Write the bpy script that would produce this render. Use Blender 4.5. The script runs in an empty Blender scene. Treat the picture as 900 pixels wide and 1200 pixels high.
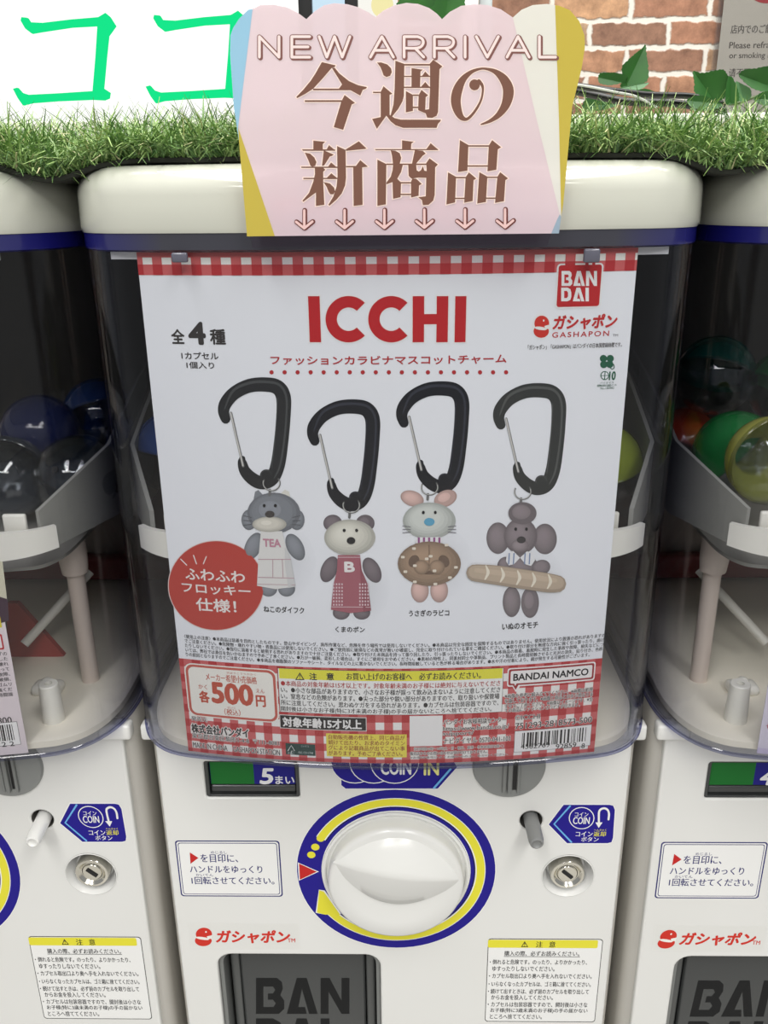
import bpy, bmesh, math, random
from mathutils import Vector, Matrix
from mathutils.geometry import tessellate_polygon
random.seed(7)
SC = bpy.context.scene
COL = SC.collection

# ------------------------------------------------------------------ camera, world, lamps, exposure
EYE = 1.25                       # camera height above the floor
CX = 0.0045                     # camera sideways offset from the middle machine
F, PITCH, ROLL, YAW = 1000.0, math.radians(20), 0.0105, 0.019
_yaw = Matrix.Rotation(YAW, 3, 'Z')
_f = _yaw @ Vector((0, math.cos(PITCH), -math.sin(PITCH)))
_r0, _u0 = _yaw @ Vector((1, 0, 0)), _yaw @ Vector((0, math.sin(PITCH), math.cos(PITCH)))
_r = math.cos(ROLL)*_r0 - math.sin(ROLL)*_u0
_u = math.sin(ROLL)*_r0 + math.cos(ROLL)*_u0
cam = bpy.data.cameras.new('camera')
cam.sensor_fit = 'VERTICAL'; cam.sensor_height = 36; cam.lens = 36*F/1200
cam.clip_start = 0.02
cam_o = bpy.data.objects.new('camera', cam); COL.objects.link(cam_o)
cam_o.matrix_world = Matrix(((_r.x, _u.x, -_f.x, CX), (_r.y, _u.y, -_f.y, 0), (_r.z, _u.z, -_f.z, EYE), (0, 0, 0, 1)))
SC.camera = cam_o

W = bpy.data.worlds.new('world'); SC.world = W; W.use_nodes = True
W.node_tree.nodes['Background'].inputs[0].default_value = (0.95, 0.97, 1.0, 1)
W.node_tree.nodes['Background'].inputs[1].default_value = 0.30

def lamp(name, loc, rot, sx, sy, power, col=(1, .98, .94)):
    l = bpy.data.lights.new(name, 'AREA'); l.shape = 'RECTANGLE'; l.size = sx; l.size_y = sy; l.energy = power; l.color = col
    o = bpy.data.objects.new(name, l); COL.objects.link(o); o.location = loc; o.rotation_euler = rot
lamp('ceiling_light', (-0.55, -0.75, 2.75), (0, 0, 0), 0.35, 2.4, 40)
lamp('ceiling_light', (0.75, -0.75, 2.75), (0, 0, 0), 0.35, 2.4, 40)
lamp('ceiling_light', (0.3, 0.75, 2.75), (0, 0, 0), 2.4, 0.35, 24)  # unseen lamp added further back to brighten the brick wall and shelf
lamp('ceiling_light', (0.1, -2.0, 2.75), (0, 0, 0), 2.6, 0.4, 34)

SC.view_settings.view_transform = 'Standard'
SC.view_settings.look = 'None'
SC.view_settings.exposure = 0.0
SC.view_settings.gamma = 1.0
SC.view_settings.use_curve_mapping = False
SC.cycles.max_bounces = 10
SC.cycles.transparent_max_bounces = 28
SC.cycles.caustics_reflective = False
SC.cycles.caustics_refractive = False

# ------------------------------------------------------------------ materials
def lin(c):
    c = c/255.0
    return c/12.92 if c <= .04045 else ((c+.055)/1.055)**2.4
MATS = {}
def pm(rgb, rough=.5, metal=0.0, k=1.0, spec=.5, coat=0.0):
    key = (rgb, rough, metal, k, spec, coat)
    if key in MATS: return MATS[key]
    m = bpy.data.materials.new('paint_%d_%d_%d' % rgb); m.use_nodes = True
    b = m.node_tree.nodes['Principled BSDF']
    b.inputs['Base Color'].default_value = tuple(min(.92, lin(v)*k) for v in rgb) + (1,)
    b.inputs['Roughness'].default_value = rough; b.inputs['Metallic'].default_value = metal
    b.inputs['Specular IOR Level'].default_value = spec
    b.inputs['Coat Weight'].default_value = coat
    MATS[key] = m
    return m
def ink(rgb): return pm(rgb, .6, 0, 1.0, .25)
def nodes(name):
    m = bpy.data.materials.new(name); m.use_nodes = True
    nt = m.node_tree; nt.nodes.clear()
    return m, nt, nt.nodes.new('ShaderNodeOutputMaterial')
def clear_plastic(name, tint, refl0=.03, refl1=.55, rough=.04, power=3.5, edge=None):
    """thin clear plastic: lets light through with a tint, reflects more at a grazing view"""
    m, nt, out = nodes(name)
    lw = nt.nodes.new('ShaderNodeLayerWeight'); lw.inputs[0].default_value = .5
    pw = nt.nodes.new('ShaderNodeMath'); pw.operation = 'POWER'; pw.inputs[1].default_value = power
    ml = nt.nodes.new('ShaderNodeMath'); ml.operation = 'MULTIPLY_ADD'; ml.inputs[1].default_value = refl1; ml.inputs[2].default_value = refl0
    nt.links.new(lw.outputs['Facing'], pw.inputs[0]); nt.links.new(pw.outputs[0], ml.inputs[0])
    t = nt.nodes.new('ShaderNodeBsdfTransparent')
    if edge:
        mx = nt.nodes.new('ShaderNodeMix'); mx.data_type = 'RGBA'
        p2 = nt.nodes.new('ShaderNodeMath'); p2.operation = 'POWER'; p2.inputs[1].default_value = 2.0
        nt.links.new(lw.outputs['Facing'], p2.inputs[0])
        nt.links.new(p2.outputs[0], mx.inputs['Factor'])
        mx.inputs['A'].default_value = tint + (1,); mx.inputs['B'].default_value = edge + (1,)
        nt.links.new(mx.outputs['Result'], t.inputs[0])
    else:
        t.inputs[0].default_value = tint + (1,)
    g = nt.nodes.new('ShaderNodeBsdfGlossy'); g.inputs['Roughness'].default_value = rough
    g.inputs[0].default_value = (.9, .9, .9, 1)
    s = nt.nodes.new('ShaderNodeMixShader')
    nt.links.new(ml.outputs[0], s.inputs[0]); nt.links.new(t.outputs[0], s.inputs[1]); nt.links.new(g.outputs[0], s.inputs[2])
    nt.links.new(s.outputs[0], out.inputs[0])
    return m
def glow(name, rgb, strength):
    m, nt, out = nodes(name)
    e = nt.nodes.new('ShaderNodeEmission'); e.inputs[0].default_value = tuple(lin(v) for v in rgb) + (1,); e.inputs[1].default_value = strength
    nt.links.new(e.outputs[0], out.inputs[0])
    return m
def thin_card(name, rgb, trans=.15, clear=.1):
    m, nt, out = nodes(name)
    c = tuple(min(.95, lin(v)) for v in rgb) + (1,)
    d = nt.nodes.new('ShaderNodeBsdfDiffuse'); d.inputs[0].default_value = c
    t = nt.nodes.new('ShaderNodeBsdfTranslucent'); t.inputs[0].default_value = c
    x = nt.nodes.new('ShaderNodeBsdfTransparent'); x.inputs[0].default_value = c
    a = nt.nodes.new('ShaderNodeMixShader'); a.inputs[0].default_value = trans
    b = nt.nodes.new('ShaderNodeMixShader'); b.inputs[0].default_value = clear
    nt.links.new(d.outputs[0], a.inputs[1]); nt.links.new(t.outputs[0], a.inputs[2])
    nt.links.new(a.outputs[0], b.inputs[1]); nt.links.new(x.outputs[0], b.inputs[2])
    nt.links.new(b.outputs[0], out.inputs[0])
    return m

def white_plastic():
    m = bpy.data.materials.new('white_plastic'); m.use_nodes = True
    nt = m.node_tree; b = nt.nodes['Principled BSDF']
    b.inputs['Roughness'].default_value = .22
    tc = nt.nodes.new('ShaderNodeTexCoord'); n = nt.nodes.new('ShaderNodeTexNoise'); n.inputs['Scale'].default_value = 9
    n.inputs['Detail'].default_value = 4
    cr = nt.nodes.new('ShaderNodeValToRGB')
    cr.color_ramp.elements[0].color = (.76, .76, .73, 1); cr.color_ramp.elements[1].color = (.81, .81, .79, 1)
    nt.links.new(tc.outputs['Object'], n.inputs['Vector']); nt.links.new(n.outputs[0], cr.inputs[0]); nt.links.new(cr.outputs[0], b.inputs['Base Color'])
    return m
M_WHITE = white_plastic()
M_LID = pm((203, 204, 192), .10, 0, 1.0, .5, .5)
M_CASE = clear_plastic('clear_case_plastic', (.965, .968, .972), .022, .40, .05, 3.0, (.46, .47, .58))
M_BLUECLEAR = clear_plastic('blue_clear_plastic', (.44, .46, .64), .05, .5, .06, 3.0, (.05, .06, .42))
def collar_plastic():
    """smoky band that turns deep blue at the thick corners of the case"""
    m = bpy.data.materials.new('collar_plastic'); m.use_nodes = True; nt = m.node_tree; b = nt.nodes['Principled BSDF']
    tc = nt.nodes.new('ShaderNodeTexCoord'); sx = nt.nodes.new('ShaderNodeSeparateXYZ'); ab = nt.nodes.new('ShaderNodeMath'); ab.operation = 'ABSOLUTE'
    mr = nt.nodes.new('ShaderNodeMapRange'); mr.inputs[1].default_value = .098; mr.inputs[2].default_value = .142
    mx = nt.nodes.new('ShaderNodeMix'); mx.data_type = 'RGBA'
    mx.inputs['A'].default_value = tuple(lin(v) for v in (58, 58, 66))+(1,); mx.inputs['B'].default_value = tuple(lin(v) for v in (27, 27, 108))+(1,)
    nt.links.new(tc.outputs['Object'], sx.inputs[0]); nt.links.new(sx.outputs['X'], ab.inputs[0]); nt.links.new(ab.outputs[0], mr.inputs[0])
    nt.links.new(mr.outputs[0], mx.inputs['Factor']); nt.links.new(mx.outputs['Result'], b.inputs['Base Color'])
    b.inputs['Roughness'].default_value = .12; b.inputs['Specular IOR Level'].default_value = .8
    return m
M_COLLAR = collar_plastic()
M_ACRYLIC = clear_plastic('acrylic_plate', (.86, .80, .86), .03, .4)
M_CHROME = pm((228, 225, 214), .14, 1.0)
M_DARKCHROME = pm((120, 115, 105), .25, 1.0)
M_BLACK = pm((14, 14, 16), .4)
M_GREY = pm((138, 140, 138), .38)
M_FLAP = pm((66, 68, 68), .22)
M_TRAY = pm((226, 224, 214), .4)
M_CREAM = pm((236, 230, 212), .45)
M_POST = pm((214, 200, 188), .45)

# ------------------------------------------------------------------ objects
def link(name, me, parent=None, loc=None):
    o = bpy.data.objects.new(name, me); COL.objects.link(o)
    if parent: o.parent = parent
    if loc is not None: o.location = loc
    return o
def thing(name, label, cat, loc, group=None, kind=None, rot=(0, 0, 0)):
    o = bpy.data.objects.new(name, None); COL.objects.link(o); o.location = loc; o.rotation_euler = rot
    o.empty_display_size = .02
    tag(o, label, cat, group, kind)
    return o
def tag(o, label, cat, group=None, kind=None):
    if label: o['label'] = label
    if cat: o['category'] = cat
    if group: o['group'] = group
    if kind: o['kind'] = kind
    return o
def mesh(name, verts, faces, mats, mi=None, smooth=None, off=(0, 0, 0)):
    me = bpy.data.meshes.new(name)
    ox, oy, oz = off
    me.from_pydata([(v[0]-ox, v[1]-oy, v[2]-oz) for v in verts], [], faces)
    for m in (mats if isinstance(mats, (list, tuple)) else [mats]): me.materials.append(m)
    if mi: me.polygons.foreach_set('material_index', mi)
    me.update()
    if smooth is not None:
        me.shade_smooth()
        if smooth < 180: me.set_sharp_from_angle(angle=math.radians(smooth))
    return me
def fix(me):
    bm = bmesh.new(); bm.from_mesh(me)
    bmesh.ops.recalc_face_normals(bm, faces=bm.faces); bm.to_mesh(me); bm.free()
    return me
class MB:
    """collects shapes for one mesh"""
    def __init__(s): s.v = []; s.f = []
    def grid_loft(s, rings, closed=True, cap0=True, cap1=True):
        b = len(s.v); n = len(rings[0])
        for r in rings: s.v += [tuple(p) for p in r]
        for i in range(len(rings)-1):
            for j in range(n if closed else n-1):
                k = (j+1) % n
                s.f.append((b+i*n+j, b+i*n+k, b+(i+1)*n+k, b+(i+1)*n+j))
        if cap0: s.f.append(tuple(b+j for j in reversed(range(n))))
        if cap1: s.f.append(tuple(b+(len(rings)-1)*n+j for j in range(n)))
        return s
    def box(s, x0, x1, y0, y1, z0, z1, bev=0):
        bm = bmesh.new()
        bmesh.ops.create_cube(bm, size=1)
        for v in bm.verts: v.co = Vector((x0+(v.co.x+.5)*(x1-x0), y0+(v.co.y+.5)*(y1-y0), z0+(v.co.z+.5)*(z1-z0)))
        if bev: bmesh.ops.bevel(bm, geom=bm.edges[:], offset=bev, segments=3, profile=.5, affect='EDGES')
        return s.add(bm)
    def add(s, bm):
        b = len(s.v); bm.verts.index_update()
        s.v += [tuple(v.co) for v in bm.verts]
        s.f += [tuple(b+v.index for v in f.verts) for f in bm.faces]
        bm.free(); return s
    def lathe(s, prof, origin, axis, n=40, cap0=True, cap1=True):
        """prof: (radius, distance along axis)"""
        a = Vector(axis).normalized(); t = a.orthogonal().normalized(); u = a.cross(t); o = Vector(origin)
        rings = [[o + a*d + (t*math.cos(2*math.pi*j/n)+u*math.sin(2*math.pi*j/n))*r for j in range(n)] for r, d in prof]
        return s.grid_loft(rings, True, cap0, cap1)
    def tube(s, pts, r, n=8):
        pts = [Vector(p) for p in pts]; rings = []
        for i, p in enumerate(pts):
            d = (pts[min(i+1, len(pts)-1)]-pts[max(i-1, 0)]).normalized()
            t = d.cross(Vector((.13, .2, .97))).normalized(); u = d.cross(t)
            rr = r[i] if isinstance(r, (list, tuple)) else r
            rings.append([p+(t*math.cos(2*math.pi*j/n)+u*math.sin(2*math.pi*j/n))*rr for j in range(n)])
        return s.grid_loft(rings)
    def me(s, name, mat, smooth=None, off=(0, 0, 0)):
        return fix(mesh(name, s.v, s.f, mat, None, smooth, off))

def curve_plate(name, loops, depth, bevel, y, mat, off=(0, 0, 0), res=3):
    """a plate in the XZ plane with holes: loops of (x,z); front face at y, depth going back, rounded edges"""
    c = bpy.data.curves.new('tmp', 'CURVE'); c.dimensions = '2D'; c.fill_mode = 'BOTH'
    c.extrude = max(depth/2-bevel, 1e-5); c.bevel_depth = bevel; c.bevel_resolution = res; c.offset = -bevel
    for L in loops:
        sp = c.splines.new('POLY'); sp.points.add(len(L)-1); sp.use_cyclic_u = True
        for p, q in zip(sp.points, L): p.co = (q[0], q[1], 0, 1)
    o = bpy.data.objects.new('tmp', c); COL.objects.link(o)
    me = bpy.data.meshes.new_from_object(o.evaluated_get(bpy.context.evaluated_depsgraph_get()))
    bpy.data.objects.remove(o); bpy.data.curves.remove(c)
    for v in me.vertices:
        x, z, h = v.co
        v.co = (x-off[0], y+depth/2-h-off[1], z-off[2])
    me.name = name; me.materials.clear(); me.materials.append(mat)
    for p in me.polygons: p.material_index = 0
    me.shade_smooth(); me.set_sharp_from_angle(angle=math.radians(35))
    return me
def rrect(x0, x1, z0, z1, r, n=6):
    P = []
    for cx, cz, a0 in ((x1-r, z1-r, 0), (x0+r, z1-r, 90), (x0+r, z0+r, 180), (x1-r, z0+r, 270)):
        for i in range(n+1):
            a = math.radians(a0+90*i/n); P.append((cx+r*math.cos(a), cz+r*math.sin(a)))
    return P
def circle(cx, cz, r, n=40): return [(cx+r*math.cos(2*math.pi*i/n), cz+r*math.sin(2*math.pi*i/n)) for i in range(n)]

# ------------------------------------------------------------------ from a pixel of the photograph to a real surface
def ray(px, py):
    d = _f + _r*((px-450)/F) + _u*((600-py)/F)
    return d
def on_y(px, py, y):
    d = ray(px, py); t = y/d.y
    return Vector((CX+d.x*t, y, d.z*t))          # z relative to the eye
class Plane:
    def __init__(s, y): s.y = y
    def inv(s, px, py): p = on_y(px, py, s.y); return p.x, p.z
    def map(s, u, v, o): return (u, s.y-o, v)
class Bow:
    """upright sheet bent round a vertical axis: front at y0, radius R"""
    def __init__(s, y0, R, xm=0): s.y0 = y0; s.R = R; s.xm = xm
    def inv(s, px, py):
        d = ray(px, py); ox = CX-s.xm; oy = -(s.y0+s.R)
        a = d.x**2+d.y**2; b = ox*d.x+oy*d.y; c = ox**2+oy**2-s.R**2
        t = (-b-math.sqrt(max(b*b-a*c, 0)))/a
        x, y, z = ox+d.x*t, d.y*t, d.z*t
        return s.R*math.atan2(x, s.y0+s.R-y), z
    def map(s, u, v, o):
        a = u/s.R
        return (s.xm+(s.R+o)*math.sin(a), s.y0+s.R-(s.R+o)*math.cos(a), v)

TXT = {}
def text_shape(body, bold, res=3, sp=1.0):
    key = (body, bold, res, sp)
    if key in TXT: return TXT[key]
    c = bpy.data.curves.new('t', 'FONT'); c.body = body; c.offset = bold; c.resolution_u = res; c.space_character = sp
    o = bpy.data.objects.new('t', c); COL.objects.link(o)
    me = bpy.data.meshes.new_from_object(o.evaluated_get(bpy.context.evaluated_depsgraph_get()))
    bpy.data.objects.remove(o); bpy.data.curves.remove(c)
    xs = [v.co.x for v in me.vertices]; ys = [v.co.y for v in me.vertices]
    x0, x1, y0, y1 = min(xs), max(xs), min(ys), max(ys)
    V = [((v.co.x-x0)/(x1-x0), (v.co.y-y0)/(y1-y0)) for v in me.vertices]
    Fs = [tuple(p.vertices) for p in me.polygons]
    bpy.data.meshes.remove(me)
    TXT[key] = (V, Fs, (x1-x0)/(y1-y0))
    return TXT[key]
def catmull(pts, n=6, closed=False):
    if len(pts) < 3: return [tuple(p) for p in pts]
    P = list(pts); out = []; m = len(P); rng = m if closed else m-1
    for i in range(rng):
        g = (lambda k: P[k % m]) if closed else (lambda k: P[max(0, min(m-1, k))])
        a, b, c, d = g(i-1), g(i), g(i+1), g(i+2)
        for k in range(n):
            t = k/n
            out.append(tuple(.5*(2*b[q]+(c[q]-a[q])*t+(2*a[q]-5*b[q]+4*c[q]-d[q])*t*t+(3*b[q]-a[q]-3*c[q]+d[q])*t**3) for q in range(len(b))))
    if not closed: out.append(tuple(P[-1]))
    return out
LAY = 0.00005
class Art:
    """printed shapes lying on a surface; every pixel coordinate is sent to its place on that surface"""
    def __init__(s, surf, base=1): s.S = surf; s.v = []; s.f = []; s.m = []; s.mats = []; s.base = base
    def mi(s, c):
        m = c if isinstance(c, bpy.types.Material) else ink(c)
        if m not in s.mats: s.mats.append(m)
        return s.mats.index(m)
    def put(s, V, Fs, c, lay):
        b = len(s.v); i = s.mi(c); s.k = (getattr(s, 'k', 0)+1) % 24; o = (s.base+lay)*LAY+s.k*1.5e-6
        s.v += [s.S.map(u, v, o) for u, v in V]
        s.f += [tuple(b+q for q in f) for f in Fs]; s.m += [i]*len(Fs)
    def poly(s, pts, c, lay=1, holes=()):
        loops = [[Vector((p[0], -p[1], 0)) for p in L] for L in (pts, *holes)]
        flat = [p for L in (pts, *holes) for p in L]
        T = tessellate_polygon(loops)
        s.put([s.S.inv(*p) for p in flat], [tuple(t) for t in T], c, lay)
    def outline(s, pts, w, c, lay=1):
        n = len(pts); V = []
        for i in range(n):
            p = Vector(pts[i]); d0 = (p-Vector(pts[i-1])).normalized(); d1 = (Vector(pts[(i+1) % n])-p).normalized()
            nn = Vector((d0.y+d1.y, -d0.x-d1.x)); L = nn.length
            nn = nn/L if L > 1e-4 else Vector((d0.y, -d0.x))
            h = w/2/max(.5, abs(nn.dot(Vector((d0.y, -d0.x)))))
            V += [s.S.inv(*(p+nn*h)), s.S.inv(*(p-nn*h))]
        s.put(V, [(2*i, 2*i+1, (2*i+3) % (2*n), (2*i+2) % (2*n)) for i in range(n)], c, lay)
    def ribbon(s, pts, w, c, lay=1, smooth=6, cap=True, closed=False):
        ww = w if isinstance(w, (list, tuple)) else [w]*len(pts)
        P = [(p[0], p[1], q) for p, q in zip(pts, ww)]
        if smooth > 1: P = catmull(P, smooth, closed)
        if closed: P = P + [P[0]]
        V = []; n = len(P)
        for i, p in enumerate(P):
            a, b = P[max(i-1, 0)], P[min(i+1, n-1)]
            if closed and i in (0, n-1): a, b = P[n-2], P[1]
            dx, dy = b[0]-a[0], b[1]-a[1]; L = math.hypot(dx, dy) or 1
            h = p[2]/2
            V += [s.S.inv(p[0]-dy/L*h, p[1]+dx/L*h), s.S.inv(p[0]+dy/L*h, p[1]-dx/L*h)]
        s.put(V, [(2*i, 2*i+1, 2*i+3, 2*i+2) for i in range(n-1)], c, lay)
        if cap and not closed:
            for p in (P[0], P[-1]): s.disc(p[0], p[1], p[2]/2, p[2]/2, c, lay, n=10, rings=1)
    def disc(s, cx, cy, rx, ry, c, lay=1, rot=0, n=28, rings=3, a0=0, a1=360, inner=0.0):
        ca, sa = math.cos(math.radians(rot)), math.sin(math.radians(rot))
        V = []; full = (a1-a0) >= 359.9; R0 = inner
        nr = rings+1
        for k in range(nr):
            q = R0+(1-R0)*k/rings
            for j in range(n+1):
                a = math.radians(a0+(a1-a0)*j/n); x, y = rx*q*math.cos(a), -ry*q*math.sin(a)
                V.append(s.S.inv(cx+x*ca-y*sa, cy+x*sa+y*ca))
        Fs = [(k*(n+1)+j, k*(n+1)+j+1, (k+1)*(n+1)+j+1, (k+1)*(n+1)+j) for k in range(rings) for j in range(n)]
        if inner == 0: Fs = [f if f[0] >= n+1 else (f[0], f[2], f[3]) for f in Fs]
        s.put(V, Fs, c, lay)
    def box_uv(s, x0, y0, x1, y1):
        xc, yc = (x0+x1)/2, (y0+y1)/2
        return s.S.inv(x0, yc)[0], s.S.inv(xc, y1)[1], s.S.inv(x1, yc)[0], s.S.inv(xc, y0)[1]
    def rect_uv(s, u0, v0, u1, v1, c, lay=1, r=0, step=.004):
        if r:
            P = rrect(u0, u1, v0, v1, r, 5)
            xs = sorted(set(round(p[0], 7) for p in P))
            N = max(1, int((u1-u0-2*r)/step))
            xs = sorted(set(xs) | set(u0+r+(u1-u0-2*r)*i/N for i in range(N+1)))
            V = []
            for x in xs:
                d = 0
                if x < u0+r: q = u0+r-x; d = r-math.sqrt(max(0, r*r-q*q))
                elif x > u1-r: q = x-(u1-r); d = r-math.sqrt(max(0, r*r-q*q))
                V += [(x, v0+d), (x, v1-d)]
        else:
            N = max(1, int((u1-u0)/step)+1)
            V = []
            for i in range(N+1):
                x = u0+(u1-u0)*i/N; V += [(x, v0), (x, v1)]
        s.put(V, [(2*i, 2*i+2, 2*i+3, 2*i+1) for i in range(len(V)//2-1)], c, lay)
    def rect(s, x0, y0, x1, y1, c, lay=1, r=0):
        u0, v0, u1, v1 = s.box_uv(x0, y0, x1, y1)
        s.rect_uv(u0, v0, u1, v1, c, lay, r*(u1-u0)/(x1-x0))
    def text(s, body, x0, y0, x1, y1, c, lay=2, bold=0.0, res=3, shear=0, halo=None, hw=.02, sp=1.0):
        u0, v0, u1, v1 = s.box_uv(x0, y0, x1, y1)
        V, Fs, _ = text_shape(body, 0, res, sp); H = v1-v0
        dirs = lambda k: [(math.cos(2*math.pi*j/k), math.sin(2*math.pi*j/k)) for j in range(k)]
        if bold < .005: sh = [(0, 0)]
        elif bold < .016: sh = [(1, 0), (-1, 0)]
        elif bold < .03: sh = [(0, 0)]+dirs(4)
        else: sh = [(0, 0)]+dirs(8)
        g = bold*H*1.15
        if halo is not None:
            for dx, dy in dirs(8):
                e = g+hw*H; s.put([(u0+dx*e+x*(u1-u0)+y*shear*H, v0+dy*e+y*H) for x, y in V], Fs, halo, lay-1)
        for dx, dy in sh:
            s.put([(u0+g+dx*g+x*(u1-u0-2*g)+y*shear*H, v0+g*(bold >= .016)+dy*g+y*(H-2*g*(bold >= .016))) for x, y in V], Fs, c, lay)
    def glyph(s, polys, ox, oy, sc, c, lay=2, halo=None, hw=1.5):
        for P in polys:
            Q = [(ox+x/sc, oy+y/sc) for x, y in P]
            s.poly(Q, c, lay)
            if halo is not None: s.outline(Q, hw, halo, lay-1)
    def me(s, name, off=(0, 0, 0)): return mesh(name, s.v, s.f, s.mats, s.m, None, off)

# block capitals of the maker's mark: loops in a unit box per word, first loop outer, others holes
def _n(L, y0=198): return [((x-215)/470, (y-y0)/177) for x, y in L]
CAP_B = [_n([(215,198),(320,198),(345,218),(350,250),(337,283),(357,310),(357,350),(330,375),(215,375)]),
         _n([(252,240),(300,240),(312,256),(300,275),(275,275),(275,305),(300,305),(315,323),(303,342),(252,342)])]
CAP_A = [_n([(370,375),(420,198),(470,198),(525,375),(482,375),(446,252),(428,342),(462,342),(470,375)])]
CAP_N = [_n([(540,198),(585,198),(645,310),(645,198),(685,198),(685,375),(645,375),(580,265),(580,375),(540,375)])]
CAP_D = [_n([(215,198),(300,198),(338,218),(350,260),(350,315),(338,355),(300,375),(215,375)]),
         _n([(255,240),(290,240),(306,262),(306,312),(290,333),(255,333)])]
CAP_I = [_n([(540,198),(585,198),(585,375),(540,375)])]
def caps(art, letters, x0, y0, x1, y1, c, lay):
    for L in letters:
        loops = [[(x0+x*(x1-x0), y0+y*(y1-y0)) for x, y in l] for l in L]
        art.poly(loops[0], c, lay, loops[1:])
def ball_mark(art, x0, y0, x1, y1, lay=2, edge=None):
    """round red two-part capsule mark"""
    X = lambda x: x0+(x-205)/115*(x1-x0); Y = lambda y: y0+(y-38)/122*(y1-y0)
    kx, ky = (x1-x0)/115, (y1-y0)/122; red = (208, 52, 40)
    if edge: art.disc(X(262), Y(99), 68*kx, 72*ky, edge, lay-1)
    art.disc(X(266), Y(82), 54*kx, 43*ky, red, lay)
    art.disc(X(262), Y(125), 56*kx, 36*ky, red, lay)
    art.disc(X(258), Y(109), 46*kx, 9*ky, (240, 238, 232), lay+1, rot=8)
    art.poly([(X(285), Y(96)), (X(322), Y(88)), (X(318), Y(112)), (X(292), Y(112))], (240, 238, 232), lay+1)
    art.disc(X(280), Y(66), 6*kx, 6*ky, (240, 238, 232), lay+1, n=12, rings=1)
    art.disc(X(302), Y(122), 5*kx, 8*ky, red, lay+2, n=12, rings=1)

# ================================================================== THE SETTING
WALL_Y = 1.5
def wall_material():
    m, nt, out = nodes('brick_wallpaper')
    N = nt.nodes.new; L = nt.links.new
    p0, p1 = on_y(691, 40, WALL_Y), on_y(783, 40, WALL_Y)
    q0, q1 = on_y(770, 55.2, WALL_Y), on_y(770, 86.5, WALL_Y)
    bw, rh = p1.x-p0.x, q0.z-q1.z
    tc = N('ShaderNodeTexCoord'); sep = N('ShaderNodeSeparateXYZ'); L(tc.outputs['Object'], sep.inputs[0])
    com = N('ShaderNodeCombineXYZ')
    ax = N('ShaderNodeMath'); ax.operation = 'SUBTRACT'; ax.inputs[1].default_value = p0.x - bw*100
    az = N('ShaderNodeMath'); az.operation = 'SUBTRACT'; az.inputs[1].default_value = q0.z+EYE - rh*101
    L(sep.outputs['X'], ax.inputs[0]); L(sep.outputs['Z'], az.inputs[0]); L(ax.outputs[0], com.inputs[0]); L(az.outputs[0], com.inputs[1])
    nz = N('ShaderNodeTexNoise'); nz.inputs['Scale'].default_value = 55; nz.inputs['Detail'].default_value = 4
    L(tc.outputs['Object'], nz.inputs['Vector'])
    vm = N('ShaderNodeVectorMath'); vm.operation = 'MULTIPLY_ADD'; vm.inputs[1].default_value = (.013, .013, 0)
    L(nz.outputs['Color'], vm.inputs[0]); L(com.outputs[0], vm.inputs[2])
    sh = N('ShaderNodeVectorMath'); sh.operation = 'SUBTRACT'; sh.inputs[1].default_value = (.0065, .0065, 0); L(vm.outputs[0], sh.inputs[0])
    br = N('ShaderNodeTexBrick'); br.inputs['Scale'].default_value = 1
    br.inputs['Brick Width'].default_value = bw; br.inputs['Row Height'].default_value = rh
    br.inputs['Mortar Size'].default_value = .0052; br.inputs['Mortar Smooth'].default_value = .6; br.inputs['Bias'].default_value = 0
    br.offset = .5
    br.inputs['Color1'].default_value = (0, 0, 0, 1); br.inputs['Color2'].default_value = (1, 1, 1, 1); br.inputs['Mortar'].default_value = (.5, .5, .5, 1)
    L(sh.outputs[0], br.inputs['Vector'])
    cr = N('ShaderNodeValToRGB'); e = cr.color_ramp
    e.elements[0].color = tuple(lin(v) for v in (134, 102, 84))+(1,); e.elements[1].color = tuple(lin(v) for v in (164, 146, 124))+(1,)
    x = e.elements.new(.35); x.color = tuple(lin(v) for v in (160, 116, 92))+(1,)
    x = e.elements.new(.7); x.color = tuple(lin(v) for v in (184, 144, 110))+(1,)
    L(br.outputs['Color'], cr.inputs[0])
    n2 = N('ShaderNodeTexNoise'); n2.inputs['Scale'].default_value = 38; n2.inputs['Detail'].default_value = 6; n2.inputs['Roughness'].default_value = .7
    L(tc.outputs['Object'], n2.inputs['Vector'])
    r2 = N('ShaderNodeValToRGB'); r2.color_ramp.elements[0].position = .3; r2.color_ramp.elements[1].position = .75
    r2.color_ramp.elements[0].color = (.62, .58, .56, 1); r2.color_ramp.elements[1].color = (1.6, 1.6, 1.58, 1); L(n2.outputs[0], r2.inputs[0])
    mu = N('ShaderNodeMix'); mu.data_type = 'RGBA'; mu.blend_type = 'MULTIPLY'; mu.inputs['Factor'].default_value = 1
    L(cr.outputs[0], mu.inputs['A']); L(r2.outputs[0], mu.inputs['B'])
    mx = N('ShaderNodeMix'); mx.data_type = 'RGBA'; mx.inputs['B'].default_value = tuple(lin(v) for v in (228, 224, 214))+(1,)
    L(br.outputs['Fac'], mx.inputs['Factor']); L(mu.outputs['Result'], mx.inputs['A'])
    b = N('ShaderNodeBsdfPrincipled'); b.inputs['Roughness'].default_value = .7; L(mx.outputs['Result'], b.inputs['Base Color'])
    bp = N('ShaderNodeBump'); bp.inputs['Strength'].default_value = .5; bp.inputs['Distance'].default_value = .004; bp.invert = True
    L(br.outputs['Fac'], bp.inputs['Height']); L(bp.outputs[0], b.inputs['Normal']); L(b.outputs[0], out.inputs[0])
    return m
o = link('wall_back', MB().box(-3, 3, WALL_Y, WALL_Y+.1, 0, 3).me('wall_back', wall_material())); o['kind'] = 'structure'
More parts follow.
